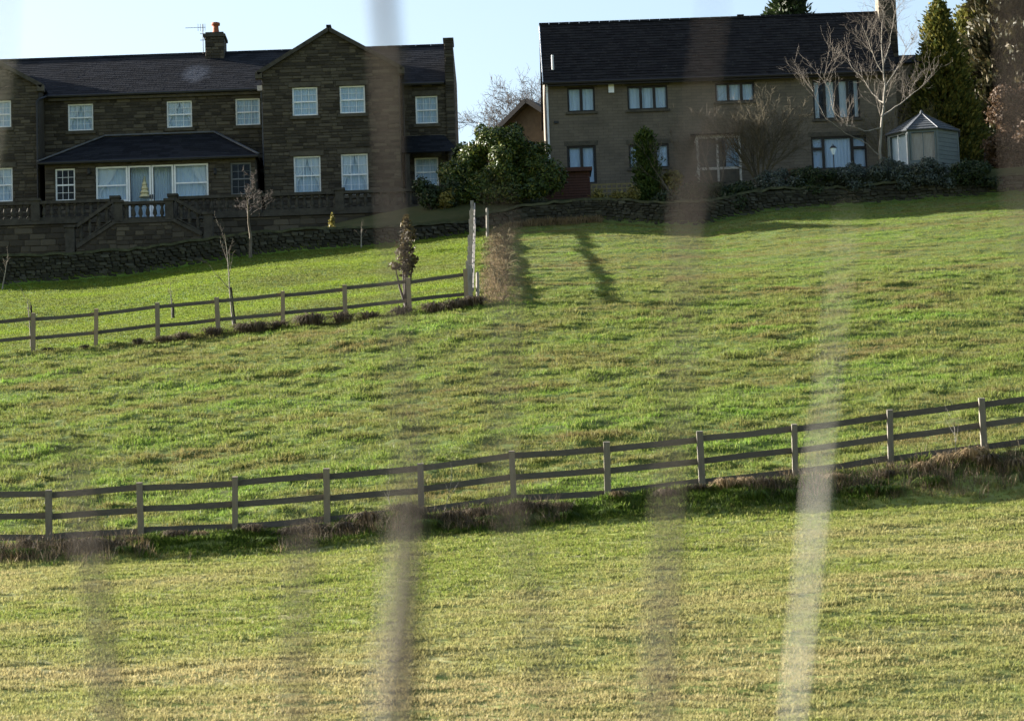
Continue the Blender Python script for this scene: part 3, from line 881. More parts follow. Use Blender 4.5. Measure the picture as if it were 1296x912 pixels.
# bay with the French doors
zbe = zw(195, 202, YB); zbt = zw(200, 171, YM-.03)
fx0, fx1 = xw(57, 230, YB), xw(324, 225, YB)
rw = [RECT(121,209,160,254,YB), RECT(162,207,191,276,YB), RECT(192,207,220,276,YB), RECT(222,206,264,254,YB)]
rw = [(a, b_, c, zbe-.22) for a, b_, c, d in rw]
rw[1] = (rw[1][0], rw[1][1], ZF+.03, rw[1][3]); rw[2] = (rw[2][0], rw[2][1], ZF+.03, rw[2][3])
z_l = (rw[0][2]+rw[3][2])/2
rw[0] = (rw[0][0], rw[1][0], z_l, rw[0][3]); rw[3] = (rw[2][1], rw[3][1], z_l, rw[3][3])
mid = (rw[1][1]+rw[2][0])/2; rw[1] = (rw[1][0], mid, *rw[1][2:]); rw[2] = (mid, rw[2][1], *rw[2][2:])
side_w = [RECT(70,212,95,249,YB), RECT(292,206,318,243,YB)]
side_w = [(q[0], q[1], z_l+.1, zbe-.24) for q in side_w]
w = wall_mesh(fx0, fx1, zb, zbe-.02, YB, rw+side_w, th=.25).build('bay_wall', M['mortar'], house)
lay(face_blocks(fx0, fx1, zb, lambda x: zbe-.03, YB, rw+side_w, seed=15), ASHLAR, w, M['stone'], 40)
for xx in (fx0, fx1-.25): MB().box(xx, xx+.25, YB+.252, YM-.01, zb, zbe-.03).build('bay_cheek', M['mortar'], house)
for i, r in enumerate(side_w): sash_window(house, r, YB, None, lintel=False, frame='white' if i == 0 else 'grey_paint')
# French doors and their side windows
def glazed(r, Y, name, fm, mid=None, t=.07):
    x0, x1, z0, z1 = r; x0 += .012; x1 -= .012; y = Y+.05; f = MB()
    f.box(x0,x0+t,y,y+.08,z0,z1).box(x1-t,x1,y,y+.08,z0,z1).box(x0+t,x1-t,y,y+.08,z1-t,z1).box(x0+t,x1-t,y,y+.08,z0,z0+t*(2.5 if name == 'door' else 1.2))
    if mid: f.box(x0+t,x1-t,y+.01,y+.07,mid-.03,mid+.03)
    w = f.build(name, fm, house)
    MB().box(x0+t,x1-t,y+.04,y+.046,z0+t,z1-t).build('pane', M['glass'], w)
    return w
for i, r in enumerate(rw):
    w = glazed(r, YB, 'window' if i in (0, 3) else 'door', M['white'], mid=(r[2]+r[3])/2-.05 if i in (0, 3) else None)
    if i in (1, 2):
        hx = r[1]-.05 if i == 1 else r[0]+.05
        MB().box(hx-.02, hx+.02, YB-.01, YB+.05, (r[2]+r[3])/2-.12, (r[2]+r[3])/2+.06).build('handle', M['black'], w)
        curtain_sheet(r[0]+.08, r[1]-.08, r[2]+.1, r[3], YB+.52, '').build('net_curtain', M['net'], w, True)
    else:
        tied_curtain(r[0]+.02, r[1]+(.4 if i == 0 else -.02), r[2], r[3], YB+.19, 0 if i == 0 else 1).build('curtain', M['curtain'], w, True)
        curtain_sheet(r[0]+.02, r[1]-.02, r[2], r[3], YB+.24, '').build('net_curtain', M['net'], w, True)
MB().box(fx0, fx1, YB-.03, YB+.1, zbe-.2, zbe-.06).build('lintel_course', M['dressed'], house)
for px in (112, 272):
    q = P(px, 217, YB-.1)
    l = MB().lathe([(.03,0),(.07,.05),(.08,.2),(.03,.3)], q.x, q.y, q.z-.15, 8); l.box(q.x-.02, q.x+.02, q.y, YB+.02, q.z+.1, q.z+.14)
    l.build('wall_lantern', M['black'], house)
# bay roof, hipped
e = .25
A = (fx0-e, YM-.05, zbe); B = (fx0-e, YB-e, zbe); C = (fx1+e*.5, YB-e, zbe); D = (fx1+e*.5, YM-.05, zbe)
T0, T1 = (xw(132, 171, YM), YM-.02, zbt), (xw(272, 170, YM), YM-.02, zbt)
br = slope(B, C, T1, T0, 12, tiles=.4, seed=51).build('bay_roof', M['slate'], house)
slope(A, B, T0, T0, 12, tiles=.4, seed=52).build('hip_slope', M['slate'], br); slope(C, D, T1, T1, 12, tiles=.4, seed=53).build('hip_slope', M['slate'], br)
up = Vector((0,-.02,.05))
for a, b_ in ((B, T0), (C, T1)): MB().bar(Vector(a)+up, Vector(b_)+up, .14, .05).build('hip_ridge', M['lead'], br)
MB().bar(Vector(T0)+up, Vector(T1)+up, .14, .06).build('flashing', M['lead'], br)
MB().tube([Vector(A)+Vector((0,0,-.06)), Vector(B)+Vector((0,-.05,-.06)), Vector(C)+Vector((0,-.05,-.06)), Vector(D)+Vector((0,0,-.06))], [.06]*4, 6).build('gutter', M['black'], house)
# lean-to roof over the lower end window
za = zw(545, 172, YM-.02); ze = zw(545, 192, YM-1.0)
lr = slope((x_gw1+.02, YM-1.0, ze), (x_end1+.15, YM-1.0, ze), (x_end1-.5, YM-.13, za), (x_gw1+.02, YM-.13, za), 8, tiles=.4, seed=55).build('lean_to_roof', M['slate'], house)
for px in (516, 573):
    MB().box(xw(px,200,YM-.8)-.08, xw(px,200,YM-.8)+.08, YM-.95, YM-.79, ZF, ze-.06).build('lean_to_post', M['sooty'], house)
# small tree behind the doors, its lit glow put into the cream colour
q = P(184, 250, YB+.35)
tr_ = MB()
for k_ in range(5): tr_.lathe([(.26-.045*k_, 0), (.10-.018*k_, .22)], q.x, YB+.16, zw(184, 249, YB)+.17*k_, 9)
tag(tr_.build('indoor_tree', noisy_mat('cream_glow', [(.3,(.45,.40,.22)),(.7,(.6,.54,.32))], 12, .6)), 'small cream decorated tree behind the French door panes', 'decoration')

# ================================================================== terrace with balustrade and double stair
terr = thing('stone_terrace', (house.location.x, YT, ZF), 'sooty stone terrace with vase balusters and a double stair before the French doors', 'terrace')
x_s0, x_s1 = xw(150, 262, YT-1.3), xw(214, 262, YT-1.3)        # landing
tx1 = xw(545, 262, YT)
# body of the terrace
body = wall_mesh(XL, tx1, ZF-3.4, ZF-.16, YT, [], th=2.2).build('retaining_wall', M['mortar'], terr)
lay(face_blocks(XL+3, tx1, ZF-2.6, lambda x: ZF-.17, YT, [], seed=61, row=.2, wmin=.35, wmax=.8), ASHLAR, body, M['stone'], 160)
MB().box(XL, tx1+.1, YT-.10, YM+.1, ZF-.15, ZF).build('paving', M['sooty'], terr)
BAL = MB().lathe([(.085,0),(.085,.05),(.05,.07),(.062,.11),(.095,.19),(.085,.28),(.05,.42),(.045,.46),(.07,.49),(.085,.51),(.085,.56)], 0, 0, 0, 8).mesh('baluster', M['sooty'], smooth=True)
def balustrade(a, b_, root, h=.78, spacing=.31, piers=(True, True), plinth=.12):
    a, b_ = Vector(a), Vector(b_); d = b_-a; L = d.length; dh = Vector((d.x, d.y, 0)).normalized()
    MB().bar(a+Vector((0,0,plinth/2)), b_+Vector((0,0,plinth/2)), .22, plinth).build('plinth', M['sooty'], root)
    hr = MB().bar(a+Vector((0,0,h-.05)), b_+Vector((0,0,h-.05)), .28, .12).build('handrail', M['sooty'], root)
    n = max(1, int(round(Vector((d.x, d.y, 0)).length/spacing)))
    for i in range(n):
        p = a.lerp(b_, (i+.5)/n)
        o = bpy.data.objects.new('baluster', BAL); COL.objects.link(o); o.parent = root
        o.location = p + Vector((0,0,plinth)) - ORG[root.name]; o.scale = (1, 1, (h-.11-plinth)/.56)
def pier(p, root, h=.90, w=.34):
    x, y, z = p; f = MB().box(x-w/2, x+w/2, y-w/2, y+w/2, z-.02, z+h-.1); f.box(x-w/2-.05, x+w/2+.05, y-w/2-.05, y+w/2+.05, z+h-.098, z+h)
    return f.build('pier', M['sooty'], root)
zt = ZF
xp0, xp1 = xw(146, 262, YT), xw(219, 260, YT)
balustrade((XL, YT+.05, zt), (xp0-.2, YT+.05, zt), terr); balustrade((xp1+.2, YT+.05, zt), (xw(326,258,YT)-.2, YT+.05, zt), terr)
balustrade((xw(326,258,YT)+.2, YT+.05, zt), (tx1-.3, YT+.05, zt), terr)
for x in (xw(45,262,YT), xp0, xp1, xw(326,258,YT), xw(430,258,YT), tx1-.15): pier((x, YT+.05, zt), terr)
# landing block in front of the terrace, two steps lower, and a flight down each side
YL = YT - 1.3
zl = zw(185, 282, YL)
ld = MB().box(x_s0-.1, x_s1+.1, YL, YT-.101, ZF-3.2, zl).build('landing', M['mortar'], terr)
lay(face_blocks(x_s0-.1, x_s1+.1, ZF-2.6, lambda x: zl-.02, YL, [], seed=63, row=.19), ASHLAR, ld, M['stone'], 40)
MB().box(x_s0-.2, x_s1+.2, YL-.06, YT-.105, zl+.002, zl+.08).build('coping', M['sooty'], terr)
balustrade((x_s0+.15, YL+.1, zl+.08), (x_s1-.15, YL+.1, zl+.08), terr, h=.78, spacing=.30)
for x in (x_s0, x_s1): pier((x, YL+.1, zl+.08), terr, .86, .32)
for sg, x_top, px_b, py_b in ((-1, x_s0-.1, 97, 318), (1, x_s1+.1, 256, 302)):
    foot = P(px_b, py_b, YL); n = 9
    st = MB(); rise = (zl - foot.z)/n; run = (foot.x - x_top)/n
    for i in range(n):
        a, b_ = sorted((x_top+run*i, x_top+run*(i+1))); st.box(a, b_, YL+.22, YT-.11, foot.z-1.2, zl-rise*(i+1)+rise*.5)
    st.build('stair_flight', M['sooty'], terr)
    poly = [(x_top, ZF-3.2), (foot.x, ZF-3.2), (foot.x, foot.z+.1), (x_top, zl+.02)]
    if sg < 0: poly = poly[::-1]
    pw = MB().prism(poly, YL, YL+.2).build('string_wall', M['mortar'], terr)
    f0, f1 = (foot.x, x_top) if sg < 0 else (x_top, foot.x)
    ln = lambda x: foot.z+.08 + (zl-.06-foot.z)*(x-foot.x)/(x_top-foot.x)
    lay(face_blocks(f0, f1, min(foot.z, foot.z)-.9, ln, YL, [], seed=65+sg, row=.19, wmin=.25, wmax=.55), ASHLAR, pw, M['stone'], 30)
    MB().bar((x_top, YL+.08, zl+.10), (foot.x, YL+.08, foot.z+.16), .3, .13).build('sloping_coping', M['sooty'], terr)
    balustrade((x_top+sg*.2, YL+.1, zl+.12), (foot.x, YL+.1, foot.z+.24), terr, h=.8, spacing=.33, plinth=.06)
    pier((foot.x+sg*.25, YL+.1, foot.z-.6), terr, 1.65, .36)
M['moss'] = noisy_mat('mossy_coping', [(.3,(.018,.018,.010)),(.5,(.04,.042,.018)),(.75,(.075,.075,.035))], 4, .95, bstr=.6, bscale=25)
M['planter_wood'] = noisy_mat('planter_wood', [(.3,(.05,.03,.018)),(.7,(.10,.062,.038))], 6, .85, (.6,3,3))
M['porch_white'] = noisy_mat('old_white_paint', [(.3,(.22,.20,.17)),(.7,(.42,.40,.35))], 4, .7, bstr=0)
# ================================================================== second house, smooth coursed stone
YR = 131.0
hb = P(900, 236, YR)
hb.z = zw(720, 241, YR)
house2 = thing('coursed_stone_house', hb, 'brown coursed-stone house with dark speckled tile roof and dark brown window frames', 'house')
h2x0, h2x1 = xw(692, 170, YR), xw(1136, 150, YR)
h2e = zw(700, 104, YR); h2r = zw(692, 31, YR+4.6); h2z = hb.z - .3
R_ = lambda *a: RECT(*a, YR)
w2 = {'u1': R_(718,110,753,142), 'u2': R_(794,108,845,139), 'u3': R_(905,104,955,129), 'u4': R_(1029,100,1088,151),
      'd1': R_(718,184,755,233), 'l2': R_(796,182,847,213), 'l3': R_(914,172,938,216), 'l4': R_(1027,172,1097,214)}
wl = wall_mesh(h2x0, h2x1, h2z, h2e-.02, YR, list(w2.values())).build('wall', M['coursed'], house2)
sd2 = MB().box(h2x0, h2x0+.3, YR+.302, YR+9, h2z, h2e-.05).box(h2x1-.3, h2x1, YR+.302, YR+9, h2z, h2e-.05).box(h2x0+.31, h2x1-.31, YR+8.7, YR+9, h2z, h2e-.05)
for gx_ in (h2x0, h2x1-.3):
    sd2.hexa([(gx_,YR+.1,h2e-.05),(gx_+.3,YR+.1,h2e-.05),(gx_+.3,YR+9,h2e-.05),(gx_,YR+9,h2e-.05),(gx_,YR+4.5,h2r-.1),(gx_+.3,YR+4.5,h2r-.1),(gx_+.3,YR+4.7,h2r-.1),(gx_,YR+4.7,h2r-.1)])
sd2.build('side_wall', M['coursed'], house2)
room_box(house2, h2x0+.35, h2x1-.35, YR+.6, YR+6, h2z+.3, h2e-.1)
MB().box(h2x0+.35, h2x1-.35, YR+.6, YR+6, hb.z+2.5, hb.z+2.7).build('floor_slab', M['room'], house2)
MB().box(h2x0+.01, h2x1-.01, YR-.02, YR+.02, h2e-.16, h2e-.03).build('eaves_course', M['dressed'], house2)
rf2 = slope((h2x0-.1, YR-.3, h2e-.08), (h2x1+.1, YR-.3, h2e-.08), (h2x1+.1, YR+4.6, h2r), (h2x0-.1, YR+4.6, h2r), 22, tiles=.34, lap=.022, seed=71).build('roof', M['tile'], house2)
slope((h2x0-.1, YR+9.3, h2e-.1), (h2x1+.1, YR+9.3, h2e-.1), (h2x1+.1, YR+4.6, h2r), (h2x0-.1, YR+4.6, h2r), 6).build('rear_slope', M['tile'], rf2)
k = 34
for i in range(k):
    a = h2x0-.1 + (h2x1-h2x0+.2)*i/k; b_ = a + (h2x1-h2x0+.2)/k - .015
    MB().hexa([(a,YR+4.45,h2r-.06),(b_,YR+4.45,h2r-.06),(b_,YR+4.75,h2r-.06),(a,YR+4.75,h2r-.06),(a,YR+4.54,h2r+.06),(b_,YR+4.54,h2r+.06),(b_,YR+4.66,h2r+.06),(a,YR+4.66,h2r+.06)]).build('ridge_tile', M['tile'], rf2)
MB().tube([(h2x0-.1, YR-.37, h2e-.13), (h2x1+.1, YR-.37, h2e-.13)], [.065]*2, 6).build('gutter', M['brown_frame'], house2)
MB().bar((h2x0, YR-.31, h2e-.16), (h2x1, YR-.31, h2e-.16), .03, .18).build('fascia', M['brown_frame'], house2)
MB().tube([(h2x0+.07, YR-.33, h2e-.15), (h2x0+.07, YR-.08, h2e-.5), (h2x0+.07, YR-.08, h2z)], [.045]*3, 6).build('downpipe', M['white'], house2)
MB().bar((h2x0-.09, YR-.3, h2e-.13), (h2x0-.09, YR+4.6, h2r-.07), .03, .16).build('barge_board', M['white'], house2)
# windows and door
bf = M['brown_frame']
casement(house2, w2['u1'], YR, 2, bf, 'net'); casement(house2, w2['u2'], YR, 3, bf, 'net'); casement(house2, w2['u3'], YR, 3, bf, 'net')
casement(house2, w2['u4'], YR, 4, bf, splits=[0,.25,.5,.75,1], drape=[(0,.13,0,'blind'),(.24,.45,0,'blind'),(.57,.79,0,'blind'),(.89,1,0,'blind')])
casement(house2, w2['d1'], YR, 2, bf, name='door', drape=[(.1,.45,.3,'net'),(.55,.9,0,'net')])
casement(house2, w2['l2'], YR, 3, bf, 'net'); casement(house2, w2['l3'], YR, 1, bf, drape=[(.2,.9,.1,'net')])
w4 = casement(house2, w2['l4'], YR, 3, bf, splits=[0,.22,.74,1], drape=[(.0,.2,0,'net'),(.24,.74,0,'net'),(.76,1,0,'net')])
x0, x1, z0, z1 = w2['l4']
for u, v in ((.02,.2),(.76,.98)): MB().box(x0+(x1-x0)*u, x0+(x1-x0)*v, YR+.055, YR+.125, z0+(z1-z0)*.60, z0+(z1-z0)*.68).build('transom', bf, w4)
for kx in ('u1','u2','u3','u4','l2','l4','d1'):
    r = w2[kx]
    MB().box(r[0]-.1, r[1]+.1, YR-.012, YR+.04, r[3]+.003, r[3]+.2).build('lintel', M['dressed'], house2)
    if kx != 'd1': MB().box(r[0]-.08, r[1]+.08, YR-.07, YR+.045, r[2]-.1, r[2]-.003).build('sill', M['dressed'], house2)
# alarm box, vent, flue
a = R_(770,107,777,118); MB().box(a[0], a[1], YR-.09, YR+.01, a[2], a[3]).build('alarm_box', M['white'], house2)
q = P(704, 155, YR); MB().box(q.x-.1, q.x+.1, YR-.06, YR+.01, q.z-.05, q.z+.05).build('wall_vent', M['black'], house2)
q = P(700, 92, YR+.3); MB().tube([(q.x, YR+.7, q.z-.1), (q.x, YR+.7, q.z+.85)], [.06,.055], 8).build('flue', M['metal'], house2)
MB().box(q.x-.18, q.x+.22, YR+.5, YR+.9, q.z-.15, q.z+.03).build('flue_flashing', M['lead'], house2)
q = P(937, 20, YR+4.6); MB().box(q.x-.15, q.x+.15, YR+4.5, YR+4.7, h2r, h2r+.12).build('ridge_vent', M['tile'], rf2)
# end chimney
xc0, xc1 = xw(1111, 30, YR+4.5), xw(1133, 30, YR+4.5); zct = zw(1120, -14, YR+4.5)
c2 = MB().box(xc0, xc1, YR+3.9, YR+5.1, h2e, zct).build('chimney', M['coursed'], house2)
lay(face_blocks(xc0, xc1, h2r-2.0, lambda x: zct-.03, YR+3.9, [], seed=82, wmin=.22, wmax=.42), ASHLAR, c2, M['stone'], 60)
MB().box(xc0-.06, xc1+.06, YR+3.85, YR+5.15, zct+.002, zct+.12).build('chimney_cap', M['sooty'], c2)
# white porch that catches the sun
r = RECT(882, 170, 938, 224, YR-1.4)
x0, x1, z0, z1 = r; z0 = hb.z - .1
pf = MB()
for xx in (x0, (x0+x1)/2-.1, x1-.09): pf.box(xx, xx+.09, YR-1.4, YR-1.31, z0, z1)
xm = (x0+x1)/2
for xa_, xb_ in ((x0+.092, xm-.102), (xm-.008, x1-.092)): pf.box(xa_, xb_, YR-1.395, YR-1.315, z1-.14, z1).box(xa_, xb_, YR-1.395, YR-1.315, z0+.5, z0+.6)
pf.box(x0, x0+.09, YR-1.309, YR-.01, z1-.14, z1).box(x0, x0+.09, YR-1.309, YR-.01, z0+.5, z0+.6)
pf.build('porch_frame', M['porch_white'], house2)
MB().box(x0+.02, x0+.06, YR-1.3, YR-.02, z0, z0+.5).box(x0+.1, x1-.1, YR-1.38, YR-1.33, z0, z0+.49).build('porch_panel', M['dressed'], house2)
MB().box(x0+.1, (x0+x1)/2-.11, YR-1.36, YR-1.354, z0+.61, z1-.15).build('pane', M['glass'], house2)
MB().box((x0+x1)/2, x1-.1, YR-1.36, YR-1.354, z0+.61, z1-.15).build('pane', M['glass'], house2)
MB().box(x0+.04, x0+.046, YR-1.3, YR-.03, z0+.61, z1-.15).build('pane', M['glass'], house2)
slope((x0-.15, YR-1.55, z1+.02), (x1+.15, YR-1.55, z1+.02), (x1+.15, YR-.01, z1+.35), (x0-.15, YR-.01, z1+.35), 5, tiles=.3, seed=77).build('porch_roof', M['tile'], house2)
# low wing at the far end
a = RECT(1138, 84, 1175, 220, YR+3)
MB().box(h2x1+.01, h2x1+2.2, YR+2, YR+7, h2z, a[3]).build('low_wing', M['coursed'], house2)
slope((h2x1+.01, YR+1.8, a[3]-.05), (h2x1+2.4, YR+1.8, a[3]-.05), (h2x1+2.4, YR+4.5, a[3]+.9), (h2x1+.01, YR+4.5, a[3]+.9), 8, tiles=.35, seed=78).build('wing_roof', M['tile'], house2)

# ================================================================== neighbour's house behind
YN = 150.0
nb = P(660, 230, YN)
nh = thing('gabled_brick_house', (nb.x, YN, 26), 'brown brick gable with deep eaves showing between the two stone houses', 'house')
ang = rad(-27)
ap = P(672, 127, YN); za_ = ap.z; hw = 4.6; zeN = za_ - hw*.75
Rn = Matrix.Translation((ap.x, YN, 0)) @ Matrix.Rotation(ang, 4, 'Z')
def xn(mbx): mbx.v = [tuple(Rn @ Vector(v)) for v in mbx.v]; return mbx
xn(MB().prism([(-hw,25),(hw,25),(hw,zeN),(0,za_-.1),(-hw,zeN)], 0, 8)).build('wall', M['orange_wall'], nh)
for sg in (-1, 1):
    A = Rn @ Vector((sg*(hw+.4), -.55, zeN-.3)); B = Rn @ Vector((sg*(hw+.4), 8.4, zeN-.3)); C = Rn @ Vector((0, 8.4, za_)); D = Rn @ Vector((0, -.55, za_))
    slope(A, B, C, D, 14, tiles=.35, seed=90+sg).build('roof', M['brown_roof'], nh)
    xn(MB().bar((sg*(hw+.42), -.56, zeN-.4), (0, -.56, za_-.08), .05, .22)).build('barge_board', M['brown_frame'], nh)

# ================================================================== shed, lattice, summerhouse, lamp
YS = 124.6
r = RECT(704, 213, 747, 256, YS)
shed = thing('garden_shed', ((r[0]+r[1])/2, YS, tz((r[0]+r[1])/2, YS)), 'low red-brown timber shed with grey flat roof beside the evergreen bush', 'shed')
x0, x1, z1 = r[0]-.5, r[1], r[3]; z0 = tz((x0+x1)/2, YS)-.3
MB().box(x0+.03, x1-.03, YS+.03, YS+2.2, z0, z1-.05).build('core', M['shed'], shed)
nb_ = 12
for i in range(nb_):
    a = z0+.2+(z1-.25-z0)*i/nb_
    MB().hexa([(x0,YS-.012,a),(x1,YS-.012,a),(x1,YS+.028,a),(x0,YS+.028,a),(x0,YS+.012,a+(z1-.25-z0)/nb_-.01),(x1,YS+.012,a+(z1-.25-z0)/nb_-.01),(x1,YS+.028,a+(z1-.25-z0)/nb_-.01),(x0,YS+.028,a+(z1-.25-z0)/nb_-.01)]).build('board', M['shed'], shed)
MB().hexa([(x0-.1,YS-.14,z1-.03),(x1+.1,YS-.14,z1-.03),(x1+.1,YS+2.3,z1+.08),(x0-.1,YS+2.3,z1+.08),(x0-.1,YS-.14,z1+.03),(x1+.1,YS-.14,z1+.03),(x1+.1,YS+2.3,z1+.16),(x0-.1,YS+2.3,z1+.16)]).build('roof', M['summer_roof'], shed)
MB().box(x0-.1, x1+.1, YS-.17, YS-.142, z1-.14, z1+.02).build('fascia', M['shed'], shed)
YX = 123.4
r = RECT(749, 233, 800, 250, YX)
lat = thing('lattice_panel', ((r[0]+r[1])/2, YX, r[2]-.1), 'low yellow wooden lattice panel on the garden wall by the shed', 'lattice')
for i in range(9):
    x = r[0]+(r[1]-r[0])*i/8; MB().box(x-.025, x+.025, YX, YX+.03, r[2]-.25, r[3]).build('slat', M['lattice'], lat)
for i in range(4):
    z = r[2]+(r[3]-r[2])*i/3; MB().box(r[0], r[1], YX-.022, YX-.002, z-.022, z+.022).build('slat', M['lattice'], lat)

YH = 125.5
q = P(1176, 213, YH)
sh = thing('summerhouse', (q.x, YH+1.4, q.z), 'sage green octagonal summerhouse with grey pyramid roof and pink blinds', 'summerhouse')
cxs, cys = q.x, YH+1.45; zf0, ze0 = q.z-.3, zw(1176, 163, YH); zap = zw(1176, 143, YH+1.4)
Rr = 1.50; NS = 8; rot0 = rad(-90-30)
ring = [(cxs+Rr*math.cos(rot0+2*math.pi*i/NS), cys+Rr*math.sin(rot0+2*math.pi*i/NS)) for i in range(NS)]
def seg(a, b_, u): return (a[0]+(b_[0]-a[0])*u, a[1]+(b_[1]-a[1])*u)
def panel(a, b_, u0, u1, z0, z1, th, off, name, mat, par):
    d = Vector((b_[0]-a[0], b_[1]-a[1], 0)).normalized(); n_ = Vector((d.y, -d.x, 0))
    p0 = Vector((*seg(a, b_, u0), 0)) + n_*off; p1 = Vector((*seg(a, b_, u1), 0)) + n_*off; q_ = n_*th
    mb = MB().hexa([p0+Vector((0,0,z0))+q_, p1+Vector((0,0,z0))+q_, p1+Vector((0,0,z0)), p0+Vector((0,0,z0)), p0+Vector((0,0,z1))+q_, p1+Vector((0,0,z1))+q_, p1+Vector((0,0,z1)), p0+Vector((0,0,z1))])
    return mb.build(name, mat, par)
# faces: 0 = front, 7 = front left, 6 = left, 1 = front right
for i in range(NS):
    a, b_ = ring[i], ring[(i+1) % NS]
    H = ze0 - zf0
    glaz = i in (0, 7, 6)
    MB().tube([(*a, zf0), (*a, ze0)], [.055, .055], 6).build('corner_post', M['summer'], sh)
    if glaz:
        lw = .36 if i == 0 else .24
        for j in range(3):
            panel(a, b_, .03, .97, zf0+H*lw*j/3, zf0+H*lw*(j+1)/3-.012, .03, 0, 'board', M['summer'], sh)
        panel(a, b_, .03, .97, ze0-.12, ze0, .03, 0, 'head', M['summer'], sh)
        f = panel(a, b_, .05, .10, zf0+H*lw, ze0-.121, .045, 0, 'window', M['summer'], sh)
        for u0, u1 in ((.485,.515),(.90,.95)): panel(a, b_, u0, u1, zf0+H*lw, ze0-.121, .045, 0, 'window_frame', M['summer'] if i == 0 else M['white'], sh)
        panel(a, b_, .06, .94, zf0+H*lw, ze0-.121, .006, .012, 'pane', M['glass'], sh)
        panel(a, b_, .08, .92, zf0+H*lw, ze0-.121, .01, -.10, 'blind', M['pink_blind'] if i == 0 else M['blind'], sh)
    else:
        for j in range(11):
            panel(a, b_, .03, .97, zf0+H*j/11, zf0+H*(j+1)/11-.012, .03, 0, 'board', M['summer'], sh)
ro = [(cxs+(Rr+.14)*math.cos(rot0+2*math.pi*i/NS), cys+(Rr+.14)*math.sin(rot0+2*math.pi*i/NS)) for i in range(NS)]
for i in range(NS):
    a, b_ = ro[i], ro[(i+1) % NS]
    slope((*a, ze0), (*b_, ze0), (cxs, cys, zap), (cxs, cys, zap), 7, lap=.02).build('roof_panel', M['summer_roof'], sh)
    MB().bar((*a, ze0+.03), (cxs, cys, zap+.03), .06, .03).build('hip_strip', M['lead'], sh)
MB().lathe([(.10,0),(.06,.08),(.02,.14)], cxs, cys, zap, 8).build('finial', M['summer_roof'], sh)

q = P(1057, 240, 123.6); lz = zw(1057, 196, 123.6)
lamp = thing('lamp_post', (q.x, q.y, q.z), 'slim black garden lamp post with glazed lantern before the patio window', 'lamp')
MB().lathe([(.06,0),(.05,.15),(.025,.2),(.022,lz-q.z)], q.x, q.y, q.z, 8).build('post', M['black'], lamp)
MB().lathe([(.05,0),(.13,.24),(.125,.25)], q.x, q.y, lz+.01, 6).build('lantern_glass', M['net'], lamp)
MB().lathe([(.16,0),(.09,.09),(.03,.12),(.015,.18)], q.x, q.y, lz+.26, 6).build('lantern_cap', M['black'], lamp)

# ================================================================== dry-stone garden walls
def dry_wall(name, L, heights, label, seed, th=.45, limit=300, cope=True):
    pts = [P(*q) for q in L]
    xs = [p.x for p in pts]; ys = [p.y+.28 for p in pts]
    c = len(pts)//2
    root = thing(name, (xs[c], ys[c], tz(xs[c], ys[c])), label, 'wall')
    rs = random.Random(seed); blocks = []; core = MB()
    def at(x):
        y = float(np.interp(x, xs, ys)); return y, tz(x, y-.35), float(np.interp(x, xs, heights))
    n = int((xs[-1]-xs[0])/.5)
    for i in range(n):
        xa, xb = xs[0]+(xs[-1]-xs[0])*i/n, xs[0]+(xs[-1]-xs[0])*(i+1)/n
        ya, za_, ha = at(xa); yb, zb_, hb_ = at(xb)
        core.hexa([(xa,ya-th/2+.06,za_-.4),(xb,yb-th/2+.06,zb_-.4),(xb,yb+th/2-.06,zb_-.4),(xa,ya+th/2-.06,za_-.4),(xa,ya-th/2+.08,za_+ha-.1),(xb,yb-th/2+.08,zb_+hb_-.1),(xb,yb+th/2-.08,zb_+hb_-.1),(xa,ya+th/2-.08,za_+ha-.1)])
    core.build('core', M['dry_core'], root)
    v = 0.0
    while v < 1:
        rowh = rs.uniform(.085, .135)
        x = xs[0] + rs.uniform(-.2, 0)
        hmax = max(heights)
        while x < xs[-1]:
            w = rs.uniform(.13, .36)
            y, z, h = at(x+w/2)
            dx = .3; y2, z2, _ = at(min(x+w/2+dx, xs[-1])); 
            hh = rowh*rs.uniform(.85, 1.15)
            if v*hmax < h - .12:
                blocks.append(((x+w/2, y-th/2+.10+.05*v+rs.uniform(-.025,.025), z+v*hmax+hh/2-.05+rs.uniform(-.015,.015)), (w-.012, .26, hh-.008), math.atan2(y2-y, dx)))
            x += w
        v += rowh/hmax
    if cope:
        cp = MB(); n = int((xs[-1]-xs[0])/.3); top = []
        for i in range(n+1):
            x = xs[0]+(xs[-1]-xs[0])*i/n; y, z, h = at(x)
            top.append((x, y+rs.uniform(-.02,.02), z+h-.02+rs.uniform(-.045,.05), th*rs.uniform(.85,1.05)/2))
        for p, q in zip(top[:-1], top[1:]):
            cp.hexa([(p[0],p[1]-p[3],p[2]-.06),(q[0],q[1]-q[3],q[2]-.06),(q[0],q[1]+q[3],q[2]-.06),(p[0],p[1]+p[3],p[2]-.06),
                     (p[0],p[1]-p[3]+.04,p[2]+.04),(q[0],q[1]-q[3]+.04,q[2]+.04),(q[0],q[1]+q[3]-.04,q[2]+.04),(p[0],p[1]+p[3]-.04,p[2]+.04)])
        cp.build('coping', M['moss'], root)
    lay(blocks, RUBBLE, root, M['dry'], limit)
    return root
dry_wall('dry_stone_wall', [(-60,368,111.4),(0,363,112),(160,352,113.5),(330,327,116),(440,315,117.5),(545,302,119),(602,294,120)], [1.15,1.15,1.05,.95,.85,.65,.5],
         'mossy dry-stone wall along the top of the lawn below the terrace', 101)
dry_wall('dry_stone_wall', [(604,293,120.1),(660,286,121),(760,280,121),(880,286,120),(970,268,121.5),(1060,262,122),(1296,243,122.5),(1340,240,122.5)], [.7,.85,1.0,1.0,.95,.85,.8,.8],
         'dark dry-stone wall between the rough pasture and the coursed-stone house garden', 102)

